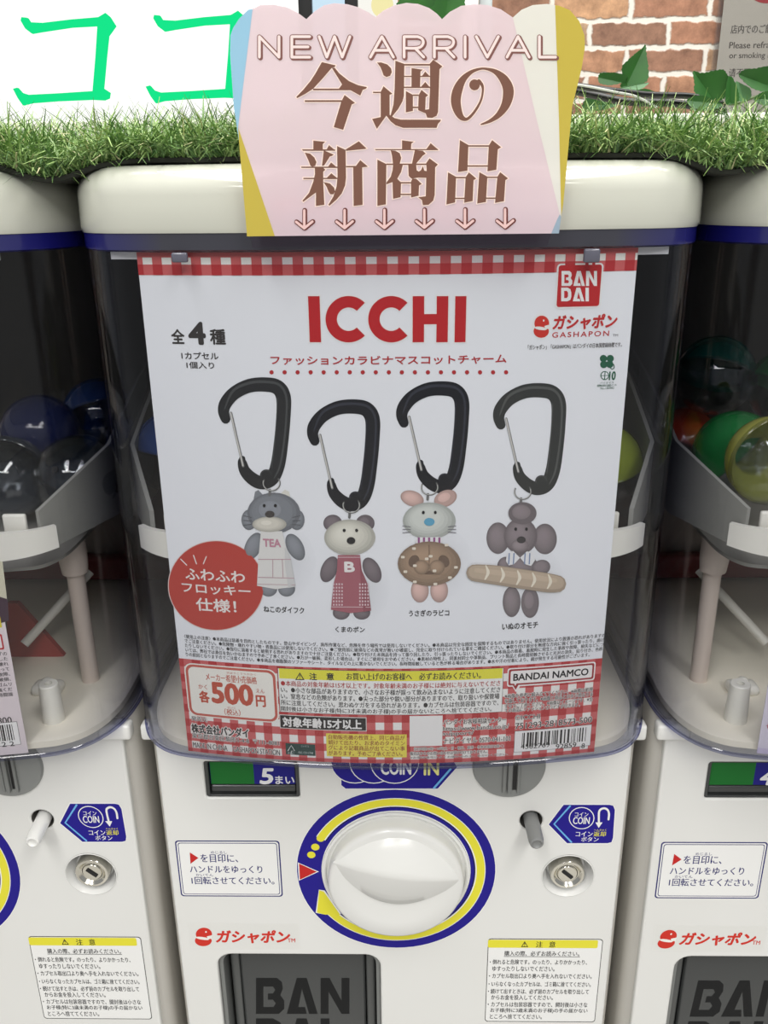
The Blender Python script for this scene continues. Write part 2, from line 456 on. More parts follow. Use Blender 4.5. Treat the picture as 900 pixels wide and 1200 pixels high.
def floor_material():
    m, nt, out = nodes('floor_tile'); N = nt.nodes.new; L = nt.links.new
    tc = N('ShaderNodeTexCoord'); ck = N('ShaderNodeTexBrick'); ck.offset = 0; ck.inputs['Scale'].default_value = 2
    ck.inputs['Color1'].default_value = (.42, .41, .39, 1); ck.inputs['Color2'].default_value = (.46, .45, .43, 1); ck.inputs['Mortar'].default_value = (.3, .3, .29, 1)
    ck.inputs['Mortar Size'].default_value = .006; ck.inputs['Brick Width'].default_value = 1; ck.inputs['Row Height'].default_value = 1
    b = N('ShaderNodeBsdfPrincipled'); b.inputs['Roughness'].default_value = .35
    L(tc.outputs['Object'], ck.inputs['Vector']); L(ck.outputs[0], b.inputs['Base Color']); L(b.outputs[0], out.inputs[0]); return m
o = link('floor', MB().box(-3, 3, -3, WALL_Y, -.05, 0).me('floor', floor_material())); o['kind'] = 'structure'

# ================================================================== CAPSULE MACHINES
ZT, ZB = -.0111, -.2842           # top and bottom of the clear case, from the eye
ZBOT = -.66                      # bottom of the body
YC = .55                         # origin of a machine
OFF = (0, YC, ZBOT)
YP = .426                        # front face of the body
PL, PR = -.3005, .3005          # neighbours
def half_profile(inset=0.0, nb=14):
    P = []
    R = .58; xe = .112
    for i in range(9):
        a = (xe*i/8)/R; P.append((R*math.sin(a), .380+R-R*math.cos(a)))
    p0 = Vector(P[-1]); t0 = Vector((math.cos(xe/R), math.sin(xe/R))); p3 = Vector((.1468, .449))
    b1, b2 = p0+t0*.025, p3-Vector((0, .030))
    for i in range(1, nb+1):
        t = i/nb; q = p0*(1-t)**3+b1*3*t*(1-t)**2+b2*3*t*t*(1-t)+p3*t**3; P.append((q.x, q.y))
    P += [(.1468, .52), (.1468, .60), (.1468, .665)]
    for i in range(1, 7):
        a = math.radians(90*i/6); P.append((.1218+.025*math.cos(a), .665+.025*math.sin(a)))
    P.append((0, .690))
    return P
def ring(inset, z, dy=0):
    H = half_profile(); full = H + [(-x, y) for x, y in reversed(H[1:-1])]
    n = len(full); out = []
    for i in range(n):
        a, b = Vector(full[i-1]), Vector(full[(i+1) % n]); d = (b-a).normalized(); nn = Vector((d.y, -d.x))
        p = Vector(full[i])-nn*inset
        out.append((p.x, p.y+dy, z))
    return out
PART = {}                        # name -> list of meshes, shared by the three machines
def part(key, me): PART[key] = me; return me

# lid
part('lid', MB().grid_loft([ring(.004, ZT-.001), ring(-.0012, ZT-.001), ring(-.0020, ZT+.0012), ring(-.0018, ZT+.011)] +
     [ring(-.0018+.013*(1-math.cos(math.radians(a))), ZT+.0145+.0125*math.sin(math.radians(a))) for a in range(0, 91, 11)] +
     [ring(.03, ZT+.0273)]).me('lid', M_LID, 40, OFF))
lidlab = Art(Bow(.3774, .5826), 2)
lidlab.rect(318, 233, 566, 262, (206, 40, 38), 0, r=2)
lidlab.text('BANDAI', 335, 238, 550, 257, (238, 226, 222), 2, .03)
part('lid_emblem', lidlab.me('lid_emblem', OFF))
# collar and clear case
part('case_collar', MB().grid_loft([ring(.004, ZT-.0086), ring(.004, ZT-.0002), ring(-.0008, ZT-.0002), ring(-.0008, ZT-.0080), ring(.0005, ZT-.0088)], True, False, False).me('case_collar', M_COLLAR, 40, OFF))
part('clear_case', MB().grid_loft([ring(.0018, ZB+.0010), ring(.0018, ZT-.001), ring(0, ZT-.001), ring(0, ZB+.002), ring(.0006, ZB+.0006), ring(.002, ZB)]).me('clear_case', M_CASE, 50, OFF))
part('case_bottom_rim', MB().grid_loft([ring(.0004, ZB-.0004), ring(-.0006, ZB+.0002), ring(-.0006, ZB+.0022), ring(-.0002, ZB+.0026)], True, False, False).me('case_bottom_rim', M_BLUECLEAR, 40, OFF))
part('case_floor', MB().grid_loft([ring(.0066, ZB+.0016), ring(.0066, ZB+.0055), ring(.009, ZB+.0068)]).me('case_floor', M_CREAM, 40, OFF))
part('back_panel', MB().box(-.140, .140, .676, .684, ZB+.007, ZT-.002, .002).me('back_panel', pm((58, 53, 48), .6), 40, OFF))  # near-black colour puts the shade inside the case into the panel
# poster rail with its two clips
def rail():
    b = MB()
    prof = Bow(.3850, .577)
    pts = [prof.map(-.126+.252*i/40, 0, -.0005) for i in range(41)]
    rings = []
    for i, p in enumerate(pts):
        rings.append([(p[0], p[1]+dy, ZT-.0088+dz) for dy, dz in ((-.0006, 0), (.0006, 0), (.0006, -.0034), (-.0006, -.0034))])
    b.grid_loft(rings); return b
part('poster_rail', rail().me('poster_rail', pm((228, 228, 230), .25), 40, OFF))
for k, px in ((0, 213), (1, 691)):
    p = on_y(px, 297, .388)
    part('rail_clip%d' % k, MB().box(p.x-.0035, p.x+.0035, .3824, .3850, p.z-.0035, ZT-.0088, .0008).me('rail_clip', pm((92, 92, 104), .2), 40, OFF))

# hopper: tray with an upright front rim, guide tabs, side flaps and the posts it stands on
ZR0, ZR1 = -.1725, -.1545
def arc_ring(inset, z, lim):
    return [p for p in ring(inset, z) if p[1] < lim]
part('hopper_tray', MB().grid_loft([ring(.030, -.1845), ring(.026, -.1840), ring(.026, -.182), ring(.030, -.1815)]).me('hopper_tray', pm((150, 148, 142), .45), 40, OFF))
def front_rim():
    H = [p for p in half_profile() if p[1] < .405]
    P = [(-x, y) for x, y in reversed(H[1:])] + H
    rings = []
    for i, (x, y) in enumerate(P):
        a, b = Vector(P[max(i-1, 0)]), Vector(P[min(i+1, len(P)-1)]); d = (b-a).normalized(); nn = Vector((-d.y, d.x))
        o0, o1 = Vector((x, y))+nn*.005, Vector((x, y))+nn*.008
        low = ZR0+.005*max(0, abs(x)/.125)**3
        rings.append([(o0.x, o0.y, low), (o0.x, o0.y, ZR1), (o1.x, o1.y, ZR1), (o1.x, o1.y, low)])
    return MB().grid_loft(rings)
part('hopper_rim', front_rim().me('hopper_rim', M_TRAY, 40, OFF))
for k, s in ((0, -1), (1, 1)):
    part('guide_tab%d' % k, MB().box(s*.109-.006, s*.109+.006, .403, .406, ZR1-.008, ZR1+.007, .0012).me('guide_tab', M_TRAY, 40, OFF))
    # sloping flap from the side wall down to the tray
    x = lambda v: s*v
    b = MB()
    A = [(x(.122), .404, -.146), (x(.1445), .455, -.125), (x(.1455), .52, -.100), (x(.143), .60, -.085)]
    B = [(x(.122), .404, ZR0+.004), (x(.1445), .455, ZR0+.006), (x(.1455), .52, ZR0+.008), (x(.143), .60, ZR0+.010)]
    rings = []
    for (p, q) in zip(A, B):
        rings.append([p, q, (q[0]-s*.002, q[1]+.001, q[2]), (p[0]-s*.002, p[1]+.001, p[2])])
    b.grid_loft(rings)
    part('side_flap%d' % k, b.me('side_flap', pm((150, 150, 144), .45), 40, OFF))
    # stepped post under the tray
    p = on_y(843, 640, .455); px = (p.x-PR) if s < 0 else -(p.x-PR)
    b = MB().lathe([(.0082, -.184), (.0082, -.197), (.0074, -.2045), (.0052, -.205), (.0052, ZB+.006)], (px, .46, 0), (0, 0, 1), 20)
    part('tray_post%d' % k, b.me('tray_post', M_POST, 40, OFF))
    b = MB().lathe([(.0062, ZB+.006), (.0055, ZB+.030), (.0050, ZB+.0305), (.0022, ZB+.0305), (.002, ZB+.026)], (s*.1065, .4165, 0), (0, 0, 1), 20)
    part('floor_peg%d' % k, b.me('floor_peg', M_TRAY, 40, OFF))
    b = MB().box(s*.092-.009, s*.092+.009, .440, .452, ZB+.006, ZB+.013, .003).lathe([(.0035, ZB+.013), (.0028, ZB+.0155), (.001, ZB+.0165)], (s*.092, .446, 0), (0, 0, 1), 14)
    part('screw_boss%d' % k, b.me('screw_boss', M_TRAY, 40, OFF))
    b = MB().tube([(s*.070, .470, ZB+.026), (s*.086, .486, ZB+.042), (s*.104, .505, ZB+.060)], .003, 8)
    part('link_rod%d' % k, b.me('link_rod', M_TRAY, 60, OFF))
    # red triangular cover beside the chute
    b = MB()
    T = [tuple(on_y(x_, y_, .488)-Vector((PL, 0, 0))) for x_, y_ in ((75, 769), (20, 707), (8, 707), (8, 775))]
    b.grid_loft([T, [(p[0], p[1]+.004, p[2]) for p in T]])
    part('red_cover%d' % k, b.me('red_cover', pm((168, 56, 50), .35), 40, OFF))
part('chute_ring', MB().lathe([(.030, ZB+.0066), (.030, ZB+.030), (.026, ZB+.030), (.026, ZB+.0066)], (0, .47, 0), (0, 0, 1), 40, False, False).me('chute_ring', M_TRAY, 40, OFF))
part('gear_rack', MB().box(-.128, .128, .60, .612, ZB+.010, ZB+.029, .003).me('gear_rack', pm((120, 34, 38), .4), 40, OFF))
part('rack_wall', MB().box(-.136, .136, .616, .622, ZB+.006, ZB+.092, .002).me('rack_wall', pm((160, 150, 140), .5), 40, OFF))

# ---- body: shell, front panel with openings, and what is mounted on it
FP = Plane(YP)
def fx(px, py): return FP.inv(px, py)
XB = .1466
def body_shell():
    b = MB(); r = .014; y0, y1 = YP+.0035, .690; P = []
    for cx, cy, a0 in ((XB-r, y0+r, -90), (XB-.012, y1-.012, 0), (-XB+.012, y1-.012, 90), (-XB+r, y0+r, 180)):
        rr = r if cy < .5 else .012
        for i in range(9): a = math.radians(a0+90*i/8); P.append((cx+rr*math.cos(a), cy+rr*math.sin(a)))
    b.grid_loft([[(x, y, z) for x, y in P] for z in (ZBOT, ZB-.0008)])
    return b.me('body', M_WHITE, 40, (0, 0, 0))
def cut(me, cutters):
    o = link('tmp', me); cs = []
    for c in cutters:
        q = link('tmpc', c); m = o.modifiers.new('b', 'BOOLEAN'); m.object = q; m.operation = 'DIFFERENCE'; m.solver = 'EXACT'; cs.append(q)
    bpy.context.view_layer.update()
    out = bpy.data.meshes.new_from_object(o.evaluated_get(bpy.context.evaluated_depsgraph_get()))
    for q in cs: bpy.data.objects.remove(q)
    bpy.data.objects.remove(o)
    return out
a = fx(238, 895); bq = fx(351.5, 935)
DX0, DX1, DZ1, DZ0 = a[0], bq[0], fx(295, 893)[1], fx(295, 935)[1]
FX0, FX1, FZ1 = fx(257, 1150)[0], fx(446, 1150)[0], fx(350, 1119)[1]
FZ0 = FZ1-.115
LK = fx(665.5, 1026.5); PG = fx(622.5, 962); CS = fx(596.5, 897); KN = fx(464, 1021.5)
shell = cut(body_shell(), [
    MB().box(DX0-.0005, DX1+.0005, YP-.02, YP+.016, DZ0-.0005, DZ1+.0005).me('c', M_WHITE),
    MB().box(FX0-.0003, FX1+.0003, YP-.02, YP+.05, FZ0, FZ1+.0003).me('c', M_WHITE),
    MB().lathe([(.0160, 0), (.0160, .04)], (LK[0], YP-.02, LK[1]), (0, 1, 0), 40).me('c', M_WHITE),
    MB().lathe([(.0070, 0), (.0070, .05)], (PG[0], YP-.02, PG[1]), (0, 1, 0), 32).me('c', M_WHITE)])
for v in shell.vertices: v.co = (v.co.x, v.co.y-YC, v.co.z-ZBOT)
shell.materials.clear(); shell.materials.append(pm((204, 201, 194), .3))
for p in shell.polygons: p.material_index = 0
shell.shade_smooth(); shell.set_sharp_from_angle(angle=math.radians(35))
part('body', shell)
flap_hole = rrect(FX0, FX1, FZ0, FZ1, .010)
part('front_panel', curve_plate('front_panel', [rrect(-.1408, .1408, ZBOT+.004, ZB-.003, .006), rrect(DX0, DX1, DZ0, DZ1, .0018),
     flap_hole, circle(LK[0], LK[1], .0155), circle(PG[0], PG[1], .0068, 28)], .0052, .0014, YP, M_WHITE, OFF))
for k, s in ((0, -1), (1, 1)):
    part('case_bracket%d' % k, MB().box(s*.1375-.0098, s*.1375+.0098, .4215, .4305, ZB-.0115, ZB-.0012, .002).me('case_bracket', M_WHITE, 40, OFF))
# coin count window: dark frame, tilted barrel with the printed number
part('window_frame', curve_plate('window_frame', [rrect(DX0-.0006, DX1+.0006, DZ0-.0006, DZ1+.0006, .0018), rrect(DX0+.0022, DX1-.0022, DZ0+.0012, DZ1-.0012, .001)], .008, .0006, YP+.0012, pm((58, 60, 60), .25), OFF))
part('window_backing', MB().box(DX0, DX1, YP+.012, YP+.015, DZ0, DZ1).me('window_backing', pm((40, 40, 42), .4), None, OFF))
DPL = Plane(YP+.0035)
def counter(num, name):
    A = Art(DPL, 0)
    u0, u1 = DX0+.003, DX1-.003; v1 = DZ1-.0018; v0 = DZ0+.0075
    um = DPL.inv(297.5, 908)[0]
    A.rect_uv(u0, v0, um, v1, (26, 112, 44), 1); A.rect_uv(um, v0, u1, v1, (30, 28, 128), 1)
    A.text(num, 303.5, 900, 319, 919, (238, 238, 240), 3, .035, shear=.15)
    A.text('まい', 322.5, 909, 345, 918.8, (232, 232, 236), 3, .02)
    zb = MB().box(u0-.0005, u1+.0005, YP+.0036, YP+.0116, v0-.0003, v1+.0003, .0005)
    i = A.mi(pm((34, 34, 96), .3)); b0 = len(A.v); A.v += zb.v; A.f += [tuple(b0+q for q in f) for f in zb.f]; A.m += [i]*len(zb.f)
    zb = MB().box(u0-.0005, u1+.0005, YP+.003, YP+.0116, DZ0+.0016, v0-.0008, .0012)
    i = A.mi(pm((62, 64, 64), .25)); b0 = len(A.v); A.v += zb.v; A.f += [tuple(b0+q for q in f) for f in zb.f]; A.m += [i]*len(zb.f)
    return A.me(name, OFF)
part('coin_counter5', counter('5', 'coin_counter')); part('coin_counter4', counter('4', 'coin_counter'))

# printed stickers on the panel
BLUE, YEL, WHT, RED = (32, 22, 138), (232, 224, 62), (240, 240, 238), (198, 40, 38)
NAVY = (44, 44, 110)
A = Art(FP)
A.rect(208.5, 985, 329.5, 1050.5, NAVY, 0, r=4); A.rect(210, 986.2, 328, 1049.3, WHT, 1, r=3.4); A.rect(211.6, 987.6, 326.4, 1047.9, NAVY, 2, r=3); A.rect(212.4, 988.3, 325.6, 1047.2, WHT, 3, r=2.6)
A.poly([(222.5, 998.5), (232.6, 1005), (223.3, 1012)], RED, 4)
A.text('を目印に、', 235, 1000.6, 279, 1010.3, NAVY, 4, .012); A.text('めじるし', 247, 997, 266, 1000.2, NAVY, 4)
A.text('ハンドルをゆっくり', 222.5, 1014.2, 307.5, 1022.6, NAVY, 4, .012)
A.text('1回転させてください。', 224.5, 1027.2, 321.5, 1036, NAVY, 4, .012); A.text('かいてん', 229.5, 1023.4, 250, 1026.6, NAVY, 4)
part('instruction_sticker', A.me('instruction_sticker', OFF))
A = Art(FP); A.rect(222.5, 1082.5, 350.5, 1111.5, (226, 226, 222), 0, r=1)
ball_mark(A, 228.3, 1086.8, 248.5, 1108.4, 2)
A.text('ガシャポン', 252, 1089.7, 338, 1105.3, (208, 52, 40), 2, .03, shear=.18); A.text('TM', 337, 1099.5, 346, 1104, (208, 52, 40), 2, .01)
part('capsule_mark_sticker', A.me('capsule_mark_sticker', OFF))
A = Art(FP); A.rect(570, 1100, 702, 1197.5, (60, 60, 60), 0, r=4); A.rect(570.8, 1100.8, 701.2, 1196.7, WHT, 1, r=3.6)
A.rect(571.8, 1101.3, 700.6, 1110.6, YEL, 2, r=2)
tri = lambda x, y, s: [(x, y-s), (x+s*1.1, y+s*.8), (x-s*1.1, y+s*.8)]
A.outline(tri(614.8, 1106.6, 3.2), .8, (40, 40, 40), 3); A.text('!', 614.3, 1104.6, 615.3, 1108.6, (40, 40, 40), 3, .01)
A.text('注', 628, 1103, 636, 1110, (40, 40, 40), 3, .015); A.text('意', 643.5, 1103, 651, 1110, (40, 40, 40), 3, .015)
for s_, x0, y, x1 in (('購入の際、必ずお読みください。', 591, 1117.2, 679), ('・倒れると危険です。のったり、よりかかったり、', 574, 1127.2, 688), ('ゆすったりしないでください。', 577, 1135, 650),
        ('・カプセル取出口より奥へ手を入れないでください。', 573, 1143.6, 693.5), ('・いらなくなったカプセルは、ゴミ箱に捨ててください。', 572.5, 1153, 692.5), ('・続けて出すときは、必ず前のカプセルを取り出して', 571.8, 1161.6, 690),
        ('からお金を投入してください。', 575.5, 1168.6, 648), ('・カプセルは包装容器ですので、開封後は小さな', 571.5, 1177, 688.5), ('お子様(特に3歳未満のお子様)の手の届かない', 574.5, 1184.2, 688.5), ('ところへ捨ててください。', 574, 1191, 635)):
    A.text(s_, x0, y-2.9, x1, y+2.9, (36, 36, 40), 3, .008)
A.rect(590.5, 1120.6, 679.5, 1121.1, (50, 50, 52), 3)
part('caution_sticker', A.me('caution_sticker', OFF))
# coin return sticker
A = Art(FP)
def arrow_plate(A, g, c, lay):
    P = [(643.0-g, 966), (660.5-g*.5, 943-g), (714, 943-g), (718.5+g*.6, 944+0*g), (720.5+g, 949), (718.3+g, 982), (716.5+g*.6, 986.8), (712, 988+g), (664.5-g*.4, 988+g)]
    A.poly(P, c, lay)
arrow_plate(A, 1.3, WHT, 0); arrow_plate(A, 0, BLUE, 1)
A.ribbon([(668.5, 943.8), (649.3, 965.5), (670, 987.2)], 2, (110, 180, 235), 2, smooth=1, cap=False)
A.disc(681.5, 958.5, 15, 13, WHT, 2); A.disc(681.5, 958.5, 13.9, 12, BLUE, 3)
A.text('コイン', 673.5, 951.5, 689.5, 956.6, WHT, 4, .012); A.text('COIN', 671.5, 957.2, 691, 965.4, WHT, 4, .014)
A.ribbon([(701.8, 967), (701.8, 953), (703.5, 948.6), (708, 947), (712, 949), (713.6, 953.5), (713, 960)], 2.4, WHT, 2, smooth=4)
A.poly([(697.6, 963.5), (706, 963.5), (701.6, 970)], WHT, 2)
A.text('コイン', 674.5, 974.2, 694.5, 980, WHT, 2, .015); A.text('返却', 695.5, 974.2, 710, 980, YEL, 2, .012); A.text('へんきゃく', 696, 971.3, 710.5, 973.6, YEL, 2, .01)
A.text('ボタン', 681, 980.6, 701.5, 986, WHT, 2, .015)
part('coin_return_sticker', A.me('coin_return_sticker', OFF))
# coin inlet sticker
A = Art(FP)
P = [(400, 862), (516, 862), (535.5, 899), (513, 924), (405, 924), (400, 920)]
A.poly(P, BLUE, 1); A.outline(P, 1.2, WHT, 0)
for cx, k in ((416, 1), (438, 2), (462.5, 3)):
    A.disc(cx, 892, 29, 26, WHT, 1+2*k-1); A.disc(cx, 892, 27.8, 24.9, BLUE, 2+2*k-1)
A.text('COIN', 446, 890.5, 482, 907.5, WHT, 9, .025); A.text('IN', 496.5, 892, 514.5, 908, (236, 232, 150), 9, .025)
A.ribbon([(508, 923.5), (528.5, 900)], 2.4, (110, 180, 235), 8, smooth=1, cap=False)
part('coin_inlet_sticker', A.me('coin_inlet_sticker', OFF))
# dial ring decal
R0 = .0622
class Polar:
    def __init__(s, A): s.A = A
    def ringband(s, r0, r1, a0, a1, c, lay, n=72):
        V = []
        for i in range(n+1):
            a = math.radians(a0+(a1-a0)*i/n)
            for r in (r0, r1): V.append((KN[0]+r*math.cos(a), KN[1]+r*math.sin(a)))
        s.A.put(V, [(2*i, 2*i+1, 2*i+3, 2*i+2) for i in range(n)], c, lay)
    def dot(s, r, a, q, c, lay):
        a = math.radians(a); x, z = KN[0]+r*math.cos(a), KN[1]+r*math.sin(a)
        V = [(x, z)]+[(x+q*math.cos(t*math.pi/8), z+q*math.sin(t*math.pi/8)) for t in range(16)]
        s.A.put(V, [(0, i+1, (i+1) % 16+1) for i in range(16)], c, lay)
    def pt(s, r, a): a = math.radians(a); return (KN[0]+r*math.cos(a), KN[1]+r*math.sin(a))
A = Art(FP); Q = Polar(A)
Q.ringband(.0462, R0+.0005, 0, 360, WHT, 0); Q.ringband(.0468, R0, 0, 360, BLUE, 1)
yr0, yr1 = .0506, .0556
Q.ringband(yr0-.0008, yr1+.0005, -143, 151, WHT, 2); Q.ringband(yr0-.0016, yr0-.0008, -143, 151, (14, 10, 70), 2)
Q.ringband(yr0, yr1, -143, 151, YEL, 3)
Q.dot((yr0+yr1)/2, 151, .0025, YEL, 3); Q.dot((yr0+yr1)/2+.0004, 159, .0026, YEL, 3); Q.dot((yr0+yr1)/2+.0012, 166, .0026, YEL, 3)
for g, c, lay in ((.0009, WHT, 2), (0, YEL, 3)):
    A.put([Q.pt(yr0-.0006-g, -136), Q.pt(yr0-.002-g, -161-g*700), Q.pt(yr0+.0004, -163-g*700), Q.pt(yr1+.0050+g, -147-g*300), Q.pt(yr1+.002, -143)], [(0, 1, 2, 3, 4)], c, lay)
for g, c, lay in ((.0008, WHT, 3), (0, RED, 4)):
    A.put([Q.pt(.0610+g, 174-g*900), Q.pt(.0610+g, 186+g*900), Q.pt(.0497-g*1.6, 180)], [(0, 1, 2)], c, lay)
Q.dot(.0472, -92, .0012, WHT, 4)
part('dial_ring', A.me('dial_ring', OFF))
# dial
def dial():
    b = MB().lathe([(.0462, 0), (.0462, .0016), (.0448, .0020), (.0440, .0014), (.0436, -.004)], (KN[0], YP-.0001, KN[1]), (0, -1, 0), 64, False, False)
    return b
part('dial_collar', dial().me('dial_collar', M_WHITE, 40, OFF))
part('dial', MB().lathe([(.0418, -.006), (.0420, .0085), (.0412, .0108), (.0395, .0118), (.030, .0112), (.0, .0105)], (KN[0], YP, KN[1]), (0, -1, 0), 72, True, False).me('dial', M_WHITE, 50, OFF))
def grip():
    Y0 = YP-.0108
    pl = Plane(Y0); b = MB(); n = 26
    L, Rr = Vector(pl.inv(390, 1011)), Vector(pl.inv(541, 1031)); ax = (Rr-L); up = Vector((-ax.y, ax.x)).normalized()
    rings = []
    for i in range(n+1):
        t = i/n; s = math.sin(math.pi*t)**.85; c = L+ax*t
        hu, hd = .0262*s+.0006, .0250*s+.0006
        sec = [(c+up*hu, -.001), (c+up*(hu-.0012*s), .0012*s), (c+up*(.0075*s+.0004), .0088*s), (c+up*(.0045*s), .0096*s), (c+up*(.0015*s), .0092*s), (c-up*(hd*.55), .0048*s), (c-up*(hd-.0012*s), .0012*s), (c-up*hd, -.001)]
        rings.append([(q.x, Y0-h, q.y) for q, h in sec])
    b.grid_loft(rings)
    return b
part('dial_grip', grip().me('dial_grip', M_WHITE, 45, OFF))
# coin slot disc
def coin_slot():
    b = MB().lathe([(.0218, -.002), (.0218, .0004), (.0210, .0022), (.0190, .0030), (.0, .0030)], (CS[0], YP, CS[1]), (0, -1, 0), 56, True, False)
    return b
part('coin_slot', coin_slot().me('coin_slot', M_GREY, 40, OFF))
part('slot_ridge', MB().box(CS[0]-.0040, CS[0]-.0016, YP-.0048, YP-.002, CS[1]-.0165, CS[1]+.0165, .0006).box(CS[0]-.0010, CS[0]+.0016, YP-.0056, YP-.002, CS[1]-.0165, CS[1]+.0165, .0006).box(CS[0]+.0046, CS[0]+.0064, YP-.0050, YP-.002, CS[1]-.0165, CS[1]+.0165, .0006).me('slot_ridge', pm((128, 130, 128), .35), 40, OFF))
part('slot_opening', MB().box(CS[0]+.0022, CS[0]+.0044, YP-.0033, YP-.0022, CS[1]-.0150, CS[1]+.0150).me('slot_opening', M_BLACK, None, OFF))
# coin return button
for nm, m in (('grey', pm((132, 133, 132), .4)), ('white', M_WHITE)):
    part('return_button_'+nm, MB().lathe([(.0046, -.02), (.0046, .0150), (.0040, .0178), (.0030, .0184), (.0024, .0176), (.0012, .0172), (.0, .0172)], (PG[0]+.0003, YP, PG[1]-.0005), (0.03, -1, -.06), 28, True, False).me('return_button', m, 40, OFF))
part('button_hole', MB().lathe([(.0068, -.0006), (.0066, -.0010), (.0064, -.028), (.0, -.028)], (PG[0], YP, PG[1]), (0, -1, 0), 32, False, False).me('button_hole', pm((84, 82, 78), .5), 40, OFF))  # dark grey liner colour stands for the shadow inside the hole
# key lock in its recess
part('lock_recess', MB().lathe([(.0165, .0002), (.0160, .0004), (.0150, -.0015), (.0122, -.0090), (.0118, -.0095), (0, -.0095)], (LK[0], YP, LK[1]), (0, -1, 0), 48, False, False).me('lock_recess', M_WHITE, 40, OFF))
part('key_lock', MB().lathe([(.0108, -.0095), (.0108, -.0015), (.0102, -.0006), (.0088, -.0004), (.0070, -.0022), (.0066, -.0022)], (LK[0], YP, LK[1]), (0, -1, 0), 48, False, False).me('key_lock', M_CHROME, 40, OFF))
part('lock_cylinder', MB().lathe([(.0066, -.0040), (.0064, -.0022), (.0058, -.0014), (.0, -.0014)], (LK[0], YP, LK[1]), (0, -1, 0), 36, False, False).me('lock_cylinder', M_CHROME, 40, OFF))
def keyway():
    b = MB(); c, s = math.cos(math.radians(-42)), math.sin(math.radians(-42)); R = []
    for y in (YP+.0020, YP+.0008): R.append([(LK[0]+x*c-z*s, y, LK[1]+x*s+z*c) for x, z in ((-.0040, -.0011), (.0040, -.0011), (.0040, .0011), (-.0040, .0011))])
    return b.grid_loft(R)
part('keyway', keyway().me('keyway', M_BLACK, None, OFF))
# delivery flap
part('outlet_lining', curve_plate('outlet_lining', [rrect(FX0+.0002, FX1-.0002, FZ0+.001, FZ1-.0002, .010), rrect(FX0+.0030, FX1-.0030, FZ0+.002, FZ1-.0018, .009)], .040, .0004, YP+.0035, pm((120, 122, 120), .22), OFF))
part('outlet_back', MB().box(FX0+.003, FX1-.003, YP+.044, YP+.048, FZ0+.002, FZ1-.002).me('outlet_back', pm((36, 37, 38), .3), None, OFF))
GP = Plane(YP+.012)
gx0, gx1, gz1 = GP.inv(283, 1150)[0], GP.inv(428, 1150)[0], FZ1-.0022
part('delivery_flap', MB().box(gx0, gx1, YP+.012, YP+.018, FZ0+.004, gz1, .002).me('delivery_flap', M_FLAP, 40, OFF))
for k, (a_, b_) in enumerate(((gx0-.0068, gx0-.0005), (gx1+.0005, gx1+.0068))):
    part('flap_rail%d' % k, MB().box(a_, b_, YP+.014, YP+.034, FZ0+.003, FZ1-.003, .0015).me('flap_rail', pm((84, 86, 85), .2), 40, OFF))
A = Art(GP, 1)
caps(A, (CAP_B, CAP_A, CAP_N), 300, 1146, 409.5, 1188, (22, 23, 24), 1)
caps(A, (CAP_D, CAP_A, CAP_I), 300, 1193.5, 409.5, 1237, (22, 23, 24), 1)
A2 = A.me('flap_lettering', OFF)
part('flap_lettering', A2)

# ---- put the three machines up
LABELS = {'coin_counter5': 'green and blue coin counter showing 5', 'coin_counter4': 'green and blue coin counter showing 4', 'case_collar': 'dark blue collar under the white lid',
          'lid': 'white rounded lid', 'clear_case': 'clear bowed plastic case', 'delivery_flap': 'dark grey delivery flap', 'key_lock': 'round metal key lock',
          'coin_slot': 'grey round coin slot', 'gear_rack': 'dark red rack bar', 'dial_ring': 'blue ring with yellow turning arrow', 'red_cover': 'red triangular cover',
          'return_button_grey': 'grey coin return button', 'return_button_white': 'white coin return button'}
SUB = {'lid_emblem': 'lid', 'rail_clip0': 'poster_rail', 'rail_clip1': 'poster_rail', 'dial_grip': 'dial', 'dial_collar': 'dial', 'slot_ridge': 'coin_slot', 'slot_opening': 'coin_slot',
       'lock_cylinder': 'key_lock', 'keyway': 'key_lock', 'lock_recess': 'key_lock', 'flap_lettering': 'delivery_flap', 'flap_rail0': 'delivery_flap', 'flap_rail1': 'delivery_flap',
       'hopper_rim': 'hopper_tray', 'guide_tab0': 'hopper_tray', 'guide_tab1': 'hopper_tray', 'side_flap0': 'hopper_tray', 'side_flap1': 'hopper_tray',
       'tray_post0': 'hopper_tray', 'tray_post1': 'hopper_tray', 'case_bottom_rim': 'clear_case', 'window_backing': 'window_frame', 'button_hole': 'front_panel'}
def machine(x, label, skip):
    skip = skip+('red_cover0',)
    t = thing('capsule_machine', label, 'capsule machine', (x, YC, ZBOT+EYE), 'row of capsule machines')
    made = {}
    for pas in (0, 1):
        for k, me in PART.items():
            if k in skip or (k in SUB) != bool(pas): continue
            nm = 'coin_counter' if k.startswith('coin_counter') else 'return_button' if k.startswith('return_button') else k.rstrip('01')
            o = link(nm, me, made[SUB[k]] if pas else t)
            made[k] = o
            lb = LABELS.get(k) or LABELS.get(nm)
            if lb: o['label'] = lb
    return t
machine(0, 'white capsule toy machine behind the pink new arrival card, its whole dial in view', ('coin_counter4', 'return_button_white'))
machine(PL, 'white capsule toy machine with a white coin return button, under the green lit letters', ('coin_counter4', 'return_button_grey'))
machine(PR, 'white capsule toy machine with coin counter showing 4, below the ivy leaves', ('coin_counter5', 'return_button_white'))
